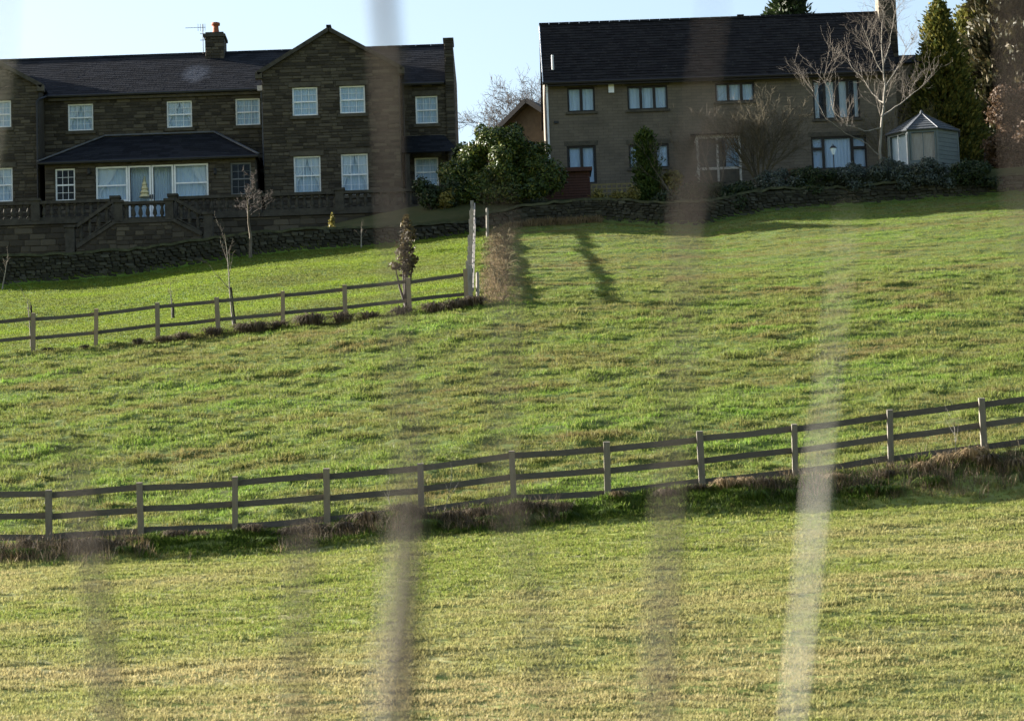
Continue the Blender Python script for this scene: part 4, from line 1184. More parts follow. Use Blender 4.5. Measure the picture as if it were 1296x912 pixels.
# ================================================================== fences
def rail_fence(root, stations, post_h, rails, rail_h, rail_t, post_w, post_mat, rail_mat, seed, along='x', front=-1):
    """stations: (x, y) of posts along the line"""
    rs = random.Random(seed); tops = []
    for (x, y) in stations:
        z = tz(x, y); tops.append(Vector((x, y, z)))
    for p in tops:
        tl = rs.uniform(-.045, .045); h = post_h*rs.uniform(.97, 1.04); t2 = rs.uniform(-.02,.02)
        w = post_w*rs.uniform(.9, 1.1)/2
        b = [(p.x-w,p.y-w,p.z-.3),(p.x+w,p.y-w,p.z-.3),(p.x+w,p.y+w,p.z-.3),(p.x-w,p.y+w,p.z-.3)]
        t = [(q[0]+tl, q[1]+t2, p.z+h+(.025 if i > 1 else 0)) for i, q in enumerate(b)]
        MB().hexa(b+t).build('post', post_mat, root)
    off = Vector((0, post_w/2+rail_t/2+.002, 0)) if along == 'x' else Vector((post_w/2+rail_t/2+.002, 0, 0))
    for a, b_ in zip(tops[:-1], tops[1:]):
        for hgt in rails:
            j0, j1 = rs.uniform(-.02,.02), rs.uniform(-.02,.02)
            p = a+off+Vector((0,0,hgt+j0)); q = b_+off+Vector((0,0,hgt+j1)); mid_ = (p+q)/2+Vector((0,0,rs.uniform(-.02,.012)))
            d = (q-p).normalized()*.006
            m_ = MB().bar(p+d, mid_, rail_t, rail_h); m_.bar(mid_, q-d, rail_t, rail_h)
            m_.build('rail', rail_mat, root)

low_px = [-56,62,179,297,414,533,651,769,889,1006,1127,1246,1364]
def spot(px, Y, L):
    py = float(np.interp(px, [q[0] for q in L], [q[1] for q in L])); p = P(px, py, Y); return (p.x, p.y)
st = [spot(px, 61.0, L_fence) for px in low_px]
fence = thing('rail_fence', (st[6][0], 61, tz(*st[6])), 'weathered timber fence with three rails crossing the hillside above the mown lower field', 'fence')
rail_fence(fence, st, 1.08, (.98, .56, .15), .115, .04, .115, M['timber'], M['rail'], 3)
up_px = [-38,42,121,200,277,358,437,519,591]
st = [spot(px, 91.0, L_mid) for px in up_px]
fence2 = thing('rail_fence', (st[4][0], 91, tz(*st[4])), 'two-rail timber fence along the foot of the bright lawn', 'fence')
rail_fence(fence2, st, 1.08, (.97, .42), .10, .045, .12, M['timber'], M['rail'], 5)
a = st[-1]; b_ = P(599, 293, 120.0); n = 16
st3 = [(a[0]+.10+(b_.x-a[0]-.1)*i/n, a[1]+.35+(b_.y-a[1]-.35)*i/n) for i in range(n+1)]
fence3 = thing('rail_fence', (st3[0][0], st3[0][1], tz(*st3[0])), 'bleached post-and-rail fence climbing straight up the hill to the evergreen bush', 'fence')
rail_fence(fence3, st3, 1.16, (1.05, .45), .115, .045, .13, M['pale_timber'], M['pale_timber'], 6, along='y')
for (px, py0, py1, Y, lb) in ((605,393,352,91.6,'lone round-topped fence stake beside the corner of the two-rail fence'), (617,303,265,116.0,'lone grey stake standing in dead grass below the evergreen bush')):
    p = P(px, py0, Y); z = tz(p.x, Y); h = (py0-py1)/PXM(Y)
    s_ = MB().lathe([(.055,-.3),(.055,h-.06),(.045,h-.02),(.02,h)], p.x, Y, z, 8)
    s_.v = [(q[0]+(q[2]-z)*.02, q[1], q[2]) for q in s_.v]
    o = tag(s_.build('fence_stake', M['pale_timber']), lb, 'stake')

# long planter before the patio window
r = RECT(996, 213, 1034, 228, 124.3)
pl_ = thing('wooden_planter', ((r[0]+r[1])/2, 124.3, r[2]), 'low brown wooden planter before the patio window', 'planter')
for i in range(3): MB().box(r[0], r[1], 124.3, 124.33, r[2]+(r[3]-r[2])*i/3+.006, r[2]+(r[3]-r[2])*(i+1)/3).build('board', M['planter_wood'], pl_)
for xx in (r[0]-.06, r[1]): MB().box(xx, xx+.06, 124.27, 124.75, r[2]-.3, r[3]+.03).build('post', M['planter_wood'], pl_)
MB().box(r[0], r[1], 124.335, 124.7, r[2]-.2, r[3]-.04).build('soil', M['dry_core'], pl_)
M['twig_bark'] = noisy_mat('twig_bark', [(.3,(.06,.05,.04)),(.7,(.13,.112,.09))], 6, .9, bstr=0)
M['brown_twig'] = noisy_mat('brown_twig', [(.3,(.035,.028,.016)),(.7,(.085,.07,.04))], 5, .9, bstr=0)
# ================================================================== plants
def grow(rs, p, d, length, r, level, maxlev, out, spec):
    nseg = max(3, int(5 - level*.6)); pts = [p.copy()]; rr = [r]; q = p.copy(); dd = d.copy()
    for i in range(nseg):
        wob = spec['wander']*(1+.35*level)
        dd = (dd + Vector((rs.uniform(-1,1), rs.uniform(-1,1), rs.uniform(-.7,.9)))*wob + Vector((0,0,spec['up']*(1 if level else .3)))).normalized()
        q = q + dd*length/nseg; pts.append(q.copy()); rr.append(r*(1-(i+1)/nseg*spec['taper']))
    out.append((level, pts, rr))
    if level >= maxlev: return
    n = spec['kids'][min(level, len(spec['kids'])-1)]
    for j in range(n):
        t = spec['start'][min(level, len(spec['start'])-1)]; t = t + (1-t)*(j+rs.random())/n
        i = min(int(t*nseg), nseg-1); f = t*nseg-i
        b = pts[i].lerp(pts[i+1], f); base = (pts[i+1]-pts[i]).normalized()
        az = rs.uniform(0, 2*math.pi); side = Vector((math.cos(az), math.sin(az), rs.uniform(-.2,.4)))
        side = (side - base*side.dot(base)).normalized()
        ang = rad(rs.uniform(*spec['angle']))
        nd = (base*math.cos(ang) + side*math.sin(ang)).normalized()
        rad_ = max(spec['rmin'], (rr[i]*(1-f)+rr[i+1]*f)*spec['rk'])
        grow(rs, b, nd, length*rs.uniform(*spec['lk'])*(1.15-.4*t), rad_, level+1, maxlev, out, spec)

def bare_tree(name, base, height, r, label, seed, bark, twig=None, cat='tree', group=None, stems=1, maxlev=4, lean=(0,0), flat=1.0, **kw):
    spec = dict(wander=.16, up=.05, taper=.75, kids=[7,5,4,4], start=[.3,.25,.2,.15], angle=(28,62), rmin=.006, rk=.62, lk=(.45,.72)); spec.update(kw)
    rs = random.Random(seed); root = thing(name, base, label, cat, group); out = []
    for s in range(stems):
        a = rs.uniform(0, 6.28); sp = .0 if stems == 1 else .45
        d = Vector((lean[0]+sp*math.cos(a), lean[1]+sp*math.sin(a), 1)).normalized()
        grow(rs, Vector(base)-Vector((0,0,.15)), d, height*spec.get('trunk', .62), r*(1 if s == 0 else rs.uniform(.6,.9)), 0, maxlev, out, spec)
    tk, br = MB(), MB()
    for lev, pts, rr in out:
        (tk if lev == 0 else br).tube(pts, rr, 7 if lev == 0 else (5 if lev < 3 else 3), cap=lev == 0)
    tk.build('trunk', bark, root, True); br.build('crown', twig or bark, root, True)
    return root

def leaf_cloud(centers, radii, n, size, rs, shell=.55, aspect=.55, droop=0.0, noise_cut=.0, up=0.0):
    """leaf quads through lumpy ellipsoids; centres/radii arrays"""
    C = np.asarray(centers, float); R = np.asarray(radii, float)
    vol = R.prod(1)**(2/3); pk = rs.choice(len(C), n, p=vol/vol.sum())
    d = rs.normal(size=(n,3)); d /= np.linalg.norm(d, axis=1)[:,None]
    rad_ = shell + (1-shell)*rs.rand(n)**.6
    rad_ *= 1 + .22*rs.normal(size=n)*.5
    p = C[pk] + d*R[pk]*rad_[:,None]
    nrm = d*.8 + rs.normal(size=(n,3))*.6 + np.array([0,0,.25+up]); nrm /= np.linalg.norm(nrm, axis=1)[:,None]
    t = np.cross(nrm, rs.normal(size=(n,3))); t[:,2] -= droop; t -= nrm*(t*nrm).sum(1)[:,None]; t /= np.linalg.norm(t, axis=1)[:,None]+1e-9
    b = np.cross(nrm, t); s = size*(.6+.8*rs.rand(n))[:,None]
    v = np.stack([p - t*s, p + b*s*aspect, p + t*s, p - b*s*aspect], 1).reshape(-1,3)
    return v, np.arange(n*4).reshape(-1,4)

def leafy(name, base, lobes, n, size, mat, label, seed, cat='shrub', group=None, trunk=None, shell=.55, aspect=.55, **kw):
    rs = np.random.RandomState(seed); root = thing(name, base, label, cat, group)
    C = [Vector(base)+Vector(l[0]) for l in lobes]; R = [l[1] for l in lobes]
    v, q = leaf_cloud([tuple(c) for c in C], R, n, size, rs, shell, aspect, **kw)
    link_mesh('crown', np_mesh('crown', v, q, mat, ORG[root.name]), root)
    r2 = random.Random(seed); tk = MB()
    for c, R_l in list(zip(C, R))[:(trunk or 6)]:
        b = Vector(base)+Vector((r2.uniform(-.1,.1), r2.uniform(-.1,.1), -.1)); m_ = b.lerp(c, .5)+Vector((r2.uniform(-.1,.1), r2.uniform(-.1,.1), .1))
        tk.tube([b, m_, c], [.05,.035,.012], 5)
    tk.build('trunk', M['dark_bark'], root, True)
    return root

def lumps(rs, w, d, h, n, z0=.2, shape='dome', rmin=.35, rmax=.7):
    out = []
    for i in range(n):
        a = rs.uniform(0, 2*math.pi); u = math.sqrt(rs.random()); z = rs.uniform(z0, 1)
        k = (1-z**2.2)**.5 if shape == 'dome' else ((1-z)**.75 if shape == 'cone' else 1-.35*z)
        r = rs.uniform(rmin, rmax)
        out.append(((w*u*k*math.cos(a), d*u*k*math.sin(a), h*z*.92), (r, r, r*.8)))
    return out

def conifer(name, base, height, width, mat, label, seed, n=26000, size=.10, cat='tree', power=.75, low=.0, ragged=.18, group=None):
    """flat sprays on many short ascending branches around a stem"""
    rs = np.random.RandomState(seed); root = thing(name, base, label, cat, group)
    nb = 420; tk = MB()
    zb_ = low + (1-low)*rs.rand(nb)**1.05; az = rs.rand(nb)*2*np.pi
    wr = width*(1-zb_)**power*(1 + ragged*rs.normal(size=nb)) + .08
    L = wr[:,None]
    dirs = np.stack([np.cos(az), np.sin(az), .35+.35*rs.rand(nb)], 1)
    tip = np.stack([np.cos(az)*wr, np.sin(az)*wr, zb_*height + wr*.30], 1)
    org = np.stack([0*az, 0*az, zb_*height - wr*.05], 1)
    pk = rs.randint(0, nb, n); t = .35 + .65*rs.rand(n)**.55
    p = org[pk]*(1-t)[:,None] + tip[pk]*t[:,None]
    spread = (.09+.16*(1-np.abs(t-.75)))*np.minimum(1, wr[pk]/.5+.3)
    p = p + rs.normal(size=(n,3))*spread[:,None]*np.array([1,1,.75])
    d = dirs[pk] + rs.normal(size=(n,3))*.45; d[:,2] += .25; d /= np.linalg.norm(d, axis=1)[:,None]
    b = np.cross(d, rs.normal(size=(n,3))); b /= np.linalg.norm(b, axis=1)[:,None]
    s = size*(.6+.9*rs.rand(n))[:,None]
    v = np.stack([p-d*s, p+b*s*.4, p+d*s, p-b*s*.4], 1).reshape(-1,3) + np.array(base)
    link_mesh('crown', np_mesh('crown', v, np.arange(n*4).reshape(-1,4), mat, ORG[root.name]), root)
    B = Vector(base); tk.tube([B-Vector((0,0,.2)), B+Vector((.03,0,height*.5)), B+Vector((0,0,height*.95))], [width*.10+.03, width*.06+.02, .015], 7)
    for i in range(0, nb, 3): tk.tube([B+Vector(org[i]), B+Vector(tip[i])*.9+Vector(org[i])*.1], [.02,.006], 3)
    tk.build('trunk', M['dark_bark'], root, True)
    return root

L_ = {}
L_['laurel'] = leaf_mat('laurel_leaf', [(0,(.012,.025,.006)),(.5,(.034,.058,.010)),(.85,(.085,.105,.016)),(1,(.16,.15,.03))], .15, .5, spec=.25)
L_['cypress'] = leaf_mat('cypress_leaf', [(0,(.026,.040,.010)),(.5,(.078,.082,.016)),(1,(.20,.165,.035))], .2, .75, spec=.12)
L_['column'] = leaf_mat('column_leaf', [(0,(.016,.034,.008)),(.5,(.04,.07,.014)),(1,(.08,.105,.022))], .2, .7, spec=.15)
L_['gold'] = leaf_mat('golden_leaf', [(0,(0.0600,0.0696,0.0144)),(.5,(0.1200,0.1200,0.0264)),(1,(0.2040,0.1740,0.0420))], .2, .7, spec=.15)
L_['dark'] = leaf_mat('dark_leaf', [(0,(.008,.016,.006)),(.6,(.02,.035,.010)),(1,(.04,.06,.018))], .15, .6)
L_['pine'] = leaf_mat('pine_leaf', [(0,(.02,.025,.010)),(.6,(.05,.045,.02)),(1,(.09,.07,.03))], .15, .6)
L_['grey'] = leaf_mat('grey_leaf', [(0,(.018,.026,.018)),(.6,(.05,.065,.05)),(1,(.12,.14,.12))], .15, .6)
L_['beech'] = leaf_mat('beech_leaf', [(0,(0.0325,0.0182,0.0091)),(.5,(0.0715,0.0423,0.0228)),(1,(0.1235,0.0813,0.0488))], .3, .7)
L_['yellow'] = leaf_mat('yellow_leaf', [(0,(.06,.06,.012)),(.6,(.16,.14,.03)),(1,(.27,.22,.06))], .3, .6)
L_['bronze'] = leaf_mat('bronze_leaf', [(0,(0.0225,0.0165,0.0075)),(.6,(0.0562,0.0413,0.0150)),(1,(0.1050,0.0825,0.0300))], .25, .7)

def gpt(px, Y, dz=0):
    """point on the ground under pixel column px at depth Y"""
    p = P(px, 300, Y); return Vector((p.x, Y, tz(p.x, Y)+dz))

# evergreen bush between the houses
rs = random.Random(21)
b0 = gpt(637, 123.0)
lob = [((x, y, z), r) for (x, y, z), r in lumps(rs, 2.15, 1.5, 2.45, 34, .05, 'dome', .35, .6)]
lob += [((-1.7,-.5,.5),(.8,.7,.7)),((1.8,-.5,.5),(.8,.7,.7)),((0,-.7,.4),(1.2,.7,.6)),((.2,0,2.0),(.6,.6,.5)),((-1.0,0,1.6),(.6,.6,.5)),((1.2,0,1.5),(.6,.6,.5)),((-2.0,-.3,.9),(.5,.5,.4)),((-1.6,-1.3,-.2),(.7,.5,.4)),((-.6,-1.4,-.25),(.7,.5,.4)),((.4,-1.3,-.2),(.7,.5,.4)),((1.3,-1.2,-.1),(.6,.5,.4)),((-.7,-.2,2.45),(.3,.3,.35)),((.6,.1,2.55),(.35,.3,.3)),((1.7,0,1.7),(.3,.3,.35))]
leafy('evergreen_bush', b0, lob, 42000, .075, L_['laurel'], 'broad glossy evergreen bush between the two stone houses', 21, 'bush', trunk=14, shell=.6, aspect=.42)
# bare oak behind
b0 = gpt(664, 172.0)
bare_tree('bare_tree', b0, 19.0, .34, 'wide bare-crowned winter tree behind the brick gable', 5, M['dark_bark'], cat='tree', maxlev=5, kids=[14,9,7,6,3], angle=(30,70), lk=(.5,.72), start=[.28,.2,.2,.2,.2], trunk=.56, rmin=.012, wander=.2, up=.03)
# tree top over the second house's ridge
b0 = gpt(1012, 168.0)
hh = zw(1012, -3, 168) - b0.z
conifer('conifer_tree', b0, hh, 2.6, L_['dark'], 'dark conifer top showing over the ridge of the coursed-stone house', 33, n=16000, size=.16, power=.42, low=.55)
# big cypress and its neighbours
b0 = gpt(1203, 133.0); hh = zw(1197, 4, 133) - b0.z
conifer('conifer_tree', b0, hh, 2.15, L_['cypress'], 'tall pointed green conifer lit golden on one side behind the summerhouse', 41, n=42000, size=.10, power=1.08, ragged=.14)
b0 = gpt(1244, 147.0); hh = zw(1240, 10, 147) - b0.z
conifer('conifer_tree', b0, hh, 1.3, L_['gold'], 'yellowish-green conifer peeping out behind the tall pointed conifer', 43, n=20000, size=.13, power=.5, low=.2)
b0 = gpt(1292, 140.0); hh = zw(1280, -60, 140) - b0.z
conifer('conifer_tree', b0, hh, 2.9, L_['pine'], 'broad brown-tinged conifer rising above the russet beech hedge', 45, n=70000, size=.15, power=.5, low=.05, ragged=.22)
# columnar conifer against the house
b0 = gpt(821, 124.6); hh = zw(818, 169, 124.6) - b0.z
conifer('dwarf_conifer', b0, hh, .20, L_['column'], 'small columnar conifer before the coursed-stone house window', 47, n=9000, size=.07, power=.42, ragged=.08, cat='shrub')

# pale bare tree: drawn limbs and grown twigs
def limbed_tree(name, chains, Y, label, seed, bark, twig, twigs=6, levels=2, tl=.8, r0=.008):
    rs = random.Random(seed); b0 = P(*chains[0][0][:2], Y); b0.z = tz(b0.x, Y)
    root = thing(name, b0, label, 'tree'); tk, lim, tw = MB(), MB(), MB(); out = []
    for ci, ch in enumerate(chains):
        pts = [P(c[0], c[1], Y + c[3]) for c in ch]; rr = [c[2] for c in ch]
        if ci == 0: pts[0].z = min(pts[0].z, b0.z-.1)
        # resample with wobble
        q, r_ = [], []
        for i in range(len(pts)-1):
            for k in range(3):
                t = k/3; q.append(pts[i].lerp(pts[i+1], t)+Vector((rs.uniform(-1,1), rs.uniform(-1,1), rs.uniform(-1,1)))*.03*(1 if i+k else 0)); r_.append(rr[i]*(1-t)+rr[i+1]*t)
        q.append(pts[-1]); r_.append(rr[-1])
        (tk if ci == 0 else lim).tube(q, r_, 7 if ci == 0 else 5)
        spec = dict(wander=.12, up=.06, taper=.7, kids=[4,3], start=[.15,.15], angle=(25,60), rmin=r0*.7, rk=.7, lk=(.45,.75))
        for k in range(twigs + (4 if ci == 0 else 0)):
            t = rs.uniform(.3, 1.0); i = min(int(t*(len(q)-1)), len(q)-2)
            base = (q[i+1]-q[i]).normalized(); az = rs.uniform(0, 6.28); sd__ = Vector((math.cos(az), math.sin(az), .5)).normalized()
            grow(rs, q[i], (base*.8+sd__*.9).normalized(), tl*rs.uniform(.6,1.3), max(r0, r_[i]*.4), 0, levels, out, spec)
    for lev, pts, rr in out: tw.tube(pts, rr, 3, cap=False)
    tk.build('trunk', bark, root, True); lim.build('limbs', bark, root, True); tw.build('crown', twig, root, True)
    return root
limbed_tree('bare_tree', [
    [(1114,222,0.0648,0),(1113,190,0.0540,0),(1117,150,0.0459,0),(1120,110,0.0324,0),(1116,70,0.0243,.1),(1117,30,0.0135,.2),(1118,5,0.0054,.2)],
    [(1115,162,0.0324,0),(1095,166,0.0243,-.3),(1072,158,0.0189,-.6),(1055,140,0.0135,-.8),(1048,112,0.0086,-.9),(1040,90,0.0043,-1)],
    [(1112,196,0.0270,0),(1098,183,0.0216,-.5),(1070,168,0.0162,-1),(1045,150,0.0119,-1.3),(1032,125,0.0065,-1.5),(1022,100,0.0037,-1.5)],
    [(1118,146,0.0324,0),(1133,136,0.0243,.4),(1152,122,0.0162,.8),(1168,108,0.0108,1.0),(1180,92,0.0043,1.2)],
    [(1118,130,0.0270,0),(1104,118,0.0189,.3),(1092,100,0.0135,.5),(1078,85,0.0097,.6),(1066,66,0.0043,.7)],
    [(1120,112,0.0243,0),(1130,95,0.0162,.3),(1142,75,0.0108,.5),(1148,52,0.0043,.7)],
    [(1117,92,0.0216,0),(1105,68,0.0162,-.3),(1096,45,0.0108,-.5),(1086,22,0.0043,-.6)],
    [(1119,80,0.0189,0),(1126,55,0.0135,.3),(1130,30,0.0081,.5),(1134,10,0.0037,.6)]],
    125.0, 'pale-barked bare tree with sunlit limbs between the patio window and summerhouse', 51, M['pale_bark'], M['twig_bark'], 9, 2, 1.25)
# olive leafless shrubs in front of the second house
bare_tree('bare_shrub', gpt(965, 124.2), 4.4, .05, 'dense olive-twigged bare shrub before the upper three-pane window', 61, M['brown_twig'], cat='shrub', stems=14, maxlev=3, trunk=.6, kids=[7,5,4], angle=(22,60), rmin=.007, wander=.18, up=.05)
bare_tree('bare_shrub', gpt(912, 124.6), 4.2, .045, 'thin grey bare shrub spreading before the white porch', 63, M['bark'], cat='shrub', stems=6, maxlev=3, trunk=.66, kids=[5,4,3], angle=(20,50), rmin=.007, wander=.16, up=.07, lean=(-.22,0))
bare_tree('bare_shrub', gpt(858, 124.2), 3.4, .035, 'sparse bare shrub beside the small columnar conifer', 65, M['bark'], cat='shrub', stems=4, maxlev=3, trunk=.7, kids=[4,3,3], angle=(20,50), rmin=.006, wander=.16, up=.07, lean=(-.15,0))
bare_tree('bare_shrub', gpt(1150, 130.5), 3.8, .04, 'bushy bare shrub behind the summerhouse roof', 67, M['olive_twig'], cat='shrub', stems=7, maxlev=3, trunk=.66, kids=[5,4,4], angle=(18,45), rmin=.008, up=.08)
# small bare tree and saplings on the lawn
p = P(317, 328, 115.2); p.z = tz(p.x, p.y)
bare_tree('bare_tree', p, 4.5, .075, 'stunted bare tree with twisted twigs standing by the lawn wall', 73, M['bark'], M['dark_bark'], maxlev=4, trunk=.55, kids=[7,5,5,3], start=[.62,.3,.2,.2], angle=(30,75), lk=(.38,.6), rmin=.010, wander=.26, up=.0)
def sapling(px, py, Y, h, label, seed, stake=None, lean=0.0):
    p = P(px, py, Y); p.z = tz(p.x, Y)
    r = bare_tree('sapling', p, h, .03, label, seed, M['pale_bark'], M['bark'], cat='sapling', maxlev=2, trunk=.95, kids=[7,3], start=[.4,.3], angle=(18,45), lk=(.22,.4), rmin=.006, wander=.06, lean=(lean,0))
    if stake: MB().tube([(p.x+.06, p.y-.04, p.z-.2), (p.x+.06+stake*lean, p.y-.04, p.z+stake)], [.035,.03], 6).build('tree_guard', M['stake'], r)
    return r
sapling(296, 413, 93.0, 3.1, 'leaning young sapling with dark guard behind the two-rail fence', 81, 1.15, -.10)
sapling(218, 396, 97.0, 1.2, 'tiny sapling tied to short dark stake alone on the lawn', 82, .5, -.05)
sapling(39, 447, 92.2, 1.75, 'short sapling with dark stake beside a two-rail fence post', 83, 1.25, -.02)
sapling(2, 360, 111.0, 1.5, 'young sapling against the mossy dry-stone wall, leaning away from the stair', 84, None, .1)
sapling(457, 312, 117.0, 1.1, 'pale forked sapling growing close to the lawn wall', 85, None, .03)
# dark young tree on the lawn behind the corner of the fence
p = P(517, 400, 91.9); p.z = tz(p.x, 91.9)
rs = random.Random(77)
leafy('young_tree', p, [((0,0,1.35),(.26,.26,.35)),((-.05,0,1.8),(.32,.3,.35)),((.06,0,2.25),(.26,.25,.35)),((0,0,2.65),(.16,.16,.3)),((-.35,0,1.35),(.2,.2,.14)),((.2,0,1.5),(.2,.2,.2))], 800, .07, L_['bronze'],
      'bronze-leaved young tree with dark guard behind the two-rail fence', 77, 'sapling', shell=.0, trunk=6)
# garden shrubs
leafy('garden_shrub', gpt(566, 121.4), [((0,0,.35),(.35,.3,.35)),((.2,0,.55),(.25,.25,.3))], 900, .07, L_['yellow'], 'yellow-green shrub at the foot of the evergreen bush', 91)
leafy('garden_shrub', gpt(421, 118.4, -.3), [((0,-.5,.3),(.14,.14,.4)),((.03,-.5,.6),(.1,.1,.25))], 350, .05, L_['yellow'], 'little pale green upright plant against the lawn wall', 92)
leafy('garden_shrub', gpt(845, 124.9), [((0,0,.6),(.5,.4,.5)),((.3,0,.9),(.4,.35,.4))], 1300, .07, L_['yellow'], 'yellowing shrub beside the small columnar conifer', 93)
leafy('garden_shrub', gpt(885, 122.6), [((0,0,.5),(.9,.5,.5)),((.8,0,.45),(.7,.5,.45)),((-.6,-1.4,-.3),(.5,.4,.35)),((.5,-1.5,-.3),(.6,.4,.35)),((1.3,-1.4,-.2),(.6,.4,.4)),((-1.3,-.6,.2),(.5,.4,.35))], 5600, .06, L_['dark'], 'dark evergreen shrub on the wall below the white porch', 94)
for i, (px, w_, h_, mt, lb) in enumerate([(935,.8,.6,'dark','low dark shrub on the garden wall below the olive-twigged shrub'), (985,.85,.75,'grey','grey-green mounded shrub on the garden wall before the wooden planter'),
        (1028,.8,.7,'dark','dark rounded shrub beside the garden lamp post'), (1080,.8,.65,'grey','silvery shrub between lamp post and pale-barked tree'), (1128,.9,.75,'grey','silvery shrub under the lit face of the summerhouse'),
        (1180,.9,.7,'grey','silvery mounded shrub before the summerhouse blinds'), (1232,.85,.65,'dark','dark shrub between summerhouse and russet hedge')]):
    rs = random.Random(200+i)
    lb_ = lumps(rs, w_, .4, h_*.8, 12, .15, 'dome', .16, .32) + [((rs.uniform(-w_,w_), rs.uniform(-1.0,-.4), rs.uniform(-.6,.15)), (.32,.22,.24)) for _ in range(13)]
    leafy('garden_shrub', gpt(px, 123.0), lb_, 6000, .048, L_[mt], lb, 200+i, shell=.35)
leafy('garden_shrub', gpt(775, 122.6), [((-.5,0,.25),(.35,.3,.3)),((.3,0,.2),(.4,.3,.25)),((.9,0,.3),(.3,.3,.3))], 1500, .05, L_['yellow'], 'straggling yellow plant in front of the lattice panel', 97, shell=.1)
leafy('evergreen_bush', gpt(548, 121.5), [((0,0,.5),(.5,.4,.5)),((.7,0,.6),(.5,.4,.6)),((-.4,0,.9),(.35,.3,.4))], 3600, .06, L_['dark'], 'dark scrub filling the corner between terrace end and lawn', 98, 'bush', shell=.3)
rs = random.Random(300)
leafy('beech_hedge', gpt(1296, 125.0), lumps(rs, 1.3, .8, 3.4, 26, .08, 'box', .4, .6), 12000, .075, L_['beech'], 'russet beech hedge at the end of the garden beyond the summerhouse', 300, 'hedge', shell=.3, trunk=10)
leafy('evergreen_bush', gpt(600, 124.5), [((0,0,.9),(.7,.6,.9)),((-.3,0,1.7),(.45,.45,.5))], 2600, .10, L_['laurel'], 'smaller evergreen beside the end of the terrace', 96, 'bush')

# bramble strip beside the climbing fence
n = 170; rs = random.Random(400); mb = MB()
for i in range(n):
    t = rs.random(); Y = 91.6 + 28*t; x = P(628 + 10*t, 300, Y).x + rs.uniform(-.45, .28)
    z = tz(x, Y); a = rs.uniform(0, 6.28); L = rs.uniform(.35, .8); hgt = rs.uniform(.12, .32)
    mb.tube([(x,Y,z-.03), (x+.3*L*math.cos(a), Y+.3*L*math.sin(a), z+hgt), (x+.7*L*math.cos(a), Y+.7*L*math.sin(a), z+hgt*1.05), (x+L*math.cos(a), Y+L*math.sin(a), z+hgt*.5)], [.009,.008,.006,.003], 3, cap=False)
tag(mb.build('bramble_stems', M['olive_twig']), 'tangle of bare bramble canes beside the climbing fence', 'brambles', kind='stuff')
n = 1700; t = RS.rand(n); Y = 91.5+29*t; x = np.array([P(628+10*a, 300, b).x for a, b in zip(t, Y)]) + RS.normal(-.08, .24, n)
pts = np.stack([x, Y, terrain(x, Y)], 1)
scatter('dead_grass', pts, RS.uniform(.5, 1.2, n), RS.uniform(0, 6.28, n), [tuft_mesh('t', 12, .20, .08, .009, .8, gl_tan, s+130) for s in range(3)] + [tuft_mesh('t', 10, .2, .08, .014, .9, gl_brown, 140)],
        'dead tan grass in a strip beside the climbing fence', 'dead grass')
# dead grass along the wall foot of the right garden
n = 900; px = RS.uniform(640, 760, n); wx = np.array([P(a, 285, 121).x for a in px]); wy = fl[4][0](wx) - RS.uniform(.05, .6, n)
scatter('wall_grass', np.stack([wx, wy, terrain(wx, wy)], 1), RS.uniform(.6, 1.3, n), RS.uniform(0, 6.28, n), [tuft_mesh('t', 12, .28, .08, .014, .7, gl_tan, s+150) for s in range(2)] + [tuft_mesh('t', 12, .26, .08, .014, .7, gl_brown, 153)],
        'tan dead grass at the foot of the dark dry-stone wall', 'dead grass')

# tussocks under both fences
def tussock_mesh(seed, mat, n=260, h=.34, spread=.16):
    rs = random.Random(seed); mb = MB()
    for i in range(n):
        a = rs.uniform(0, 6.28); r = spread*rs.random(); l = rs.uniform(.15, 1.0); w = rs.uniform(.003,.007)
        p0 = Vector((r*math.cos(a), r*math.sin(a), -.03)); d = Vector((math.cos(a), math.sin(a), 0)); s = Vector((-math.sin(a), math.cos(a), 0))*w
        p1 = p0 + d*h*.35*l + Vector((0,0,h*rs.uniform(.55,.8))); p2 = p0 + d*h*(.8*l+.1) + Vector((0,0,h*rs.uniform(.5,.95)*(1.1-.5*l))); p3 = p2 + d*h*.35*l - Vector((0,0,h*.45*l))
        k = len(mb.v); mb.v += [tuple(p0-s), tuple(p0+s), tuple(p1+s), tuple(p1-s), tuple(p2+s*.8), tuple(p2-s*.8), tuple(p3)]
        mb.f += [(k,k+1,k+2,k+3), (k+3,k+2,k+4,k+5), (k+5,k+4,k+6)]
    return mb.mesh('grass_tussock', mat)
TT = [tussock_mesh(s, gl_tan) for s in range(3)]; TB = [tussock_mesh(s+9, gl_brown, 230, .28, .18) for s in range(3)]; TG = [tussock_mesh(s+19, gl_lush, 240, .24, .18) for s in range(3)]
def tussock(px, Y, mesh, sc, label, group, rs):
    p = gpt(px, Y); o = bpy.data.objects.new('grass_tussock', mesh); COL.objects.link(o)
    o.location = p; o.scale = (sc*rs.uniform(1,1.4), sc, sc*rs.uniform(.8,1.1)); o.rotation_euler = (0,0,rs.uniform(0,6.28))
    tag(o, label, 'tussock', group)
rs = random.Random(500)
for px, Y, sc in ((905,60.5,.85),(930,60.4,.7),(1155,60.5,.8),(1185,60.5,.9),(1215,60.4,1.0),(1290,60.5,.85),(770,60.6,.6),(1040,60.4,.8),(700,60.5,.6),(1270,60.3,.9),(165,60.4,.6),(245,60.4,.65)):
    tussock(px, Y, TT[rs.randrange(3)], sc, 'pale straw-coloured grass tussock on the bank under the three-rail fence', 'straw tussocks under the lower fence', rs)
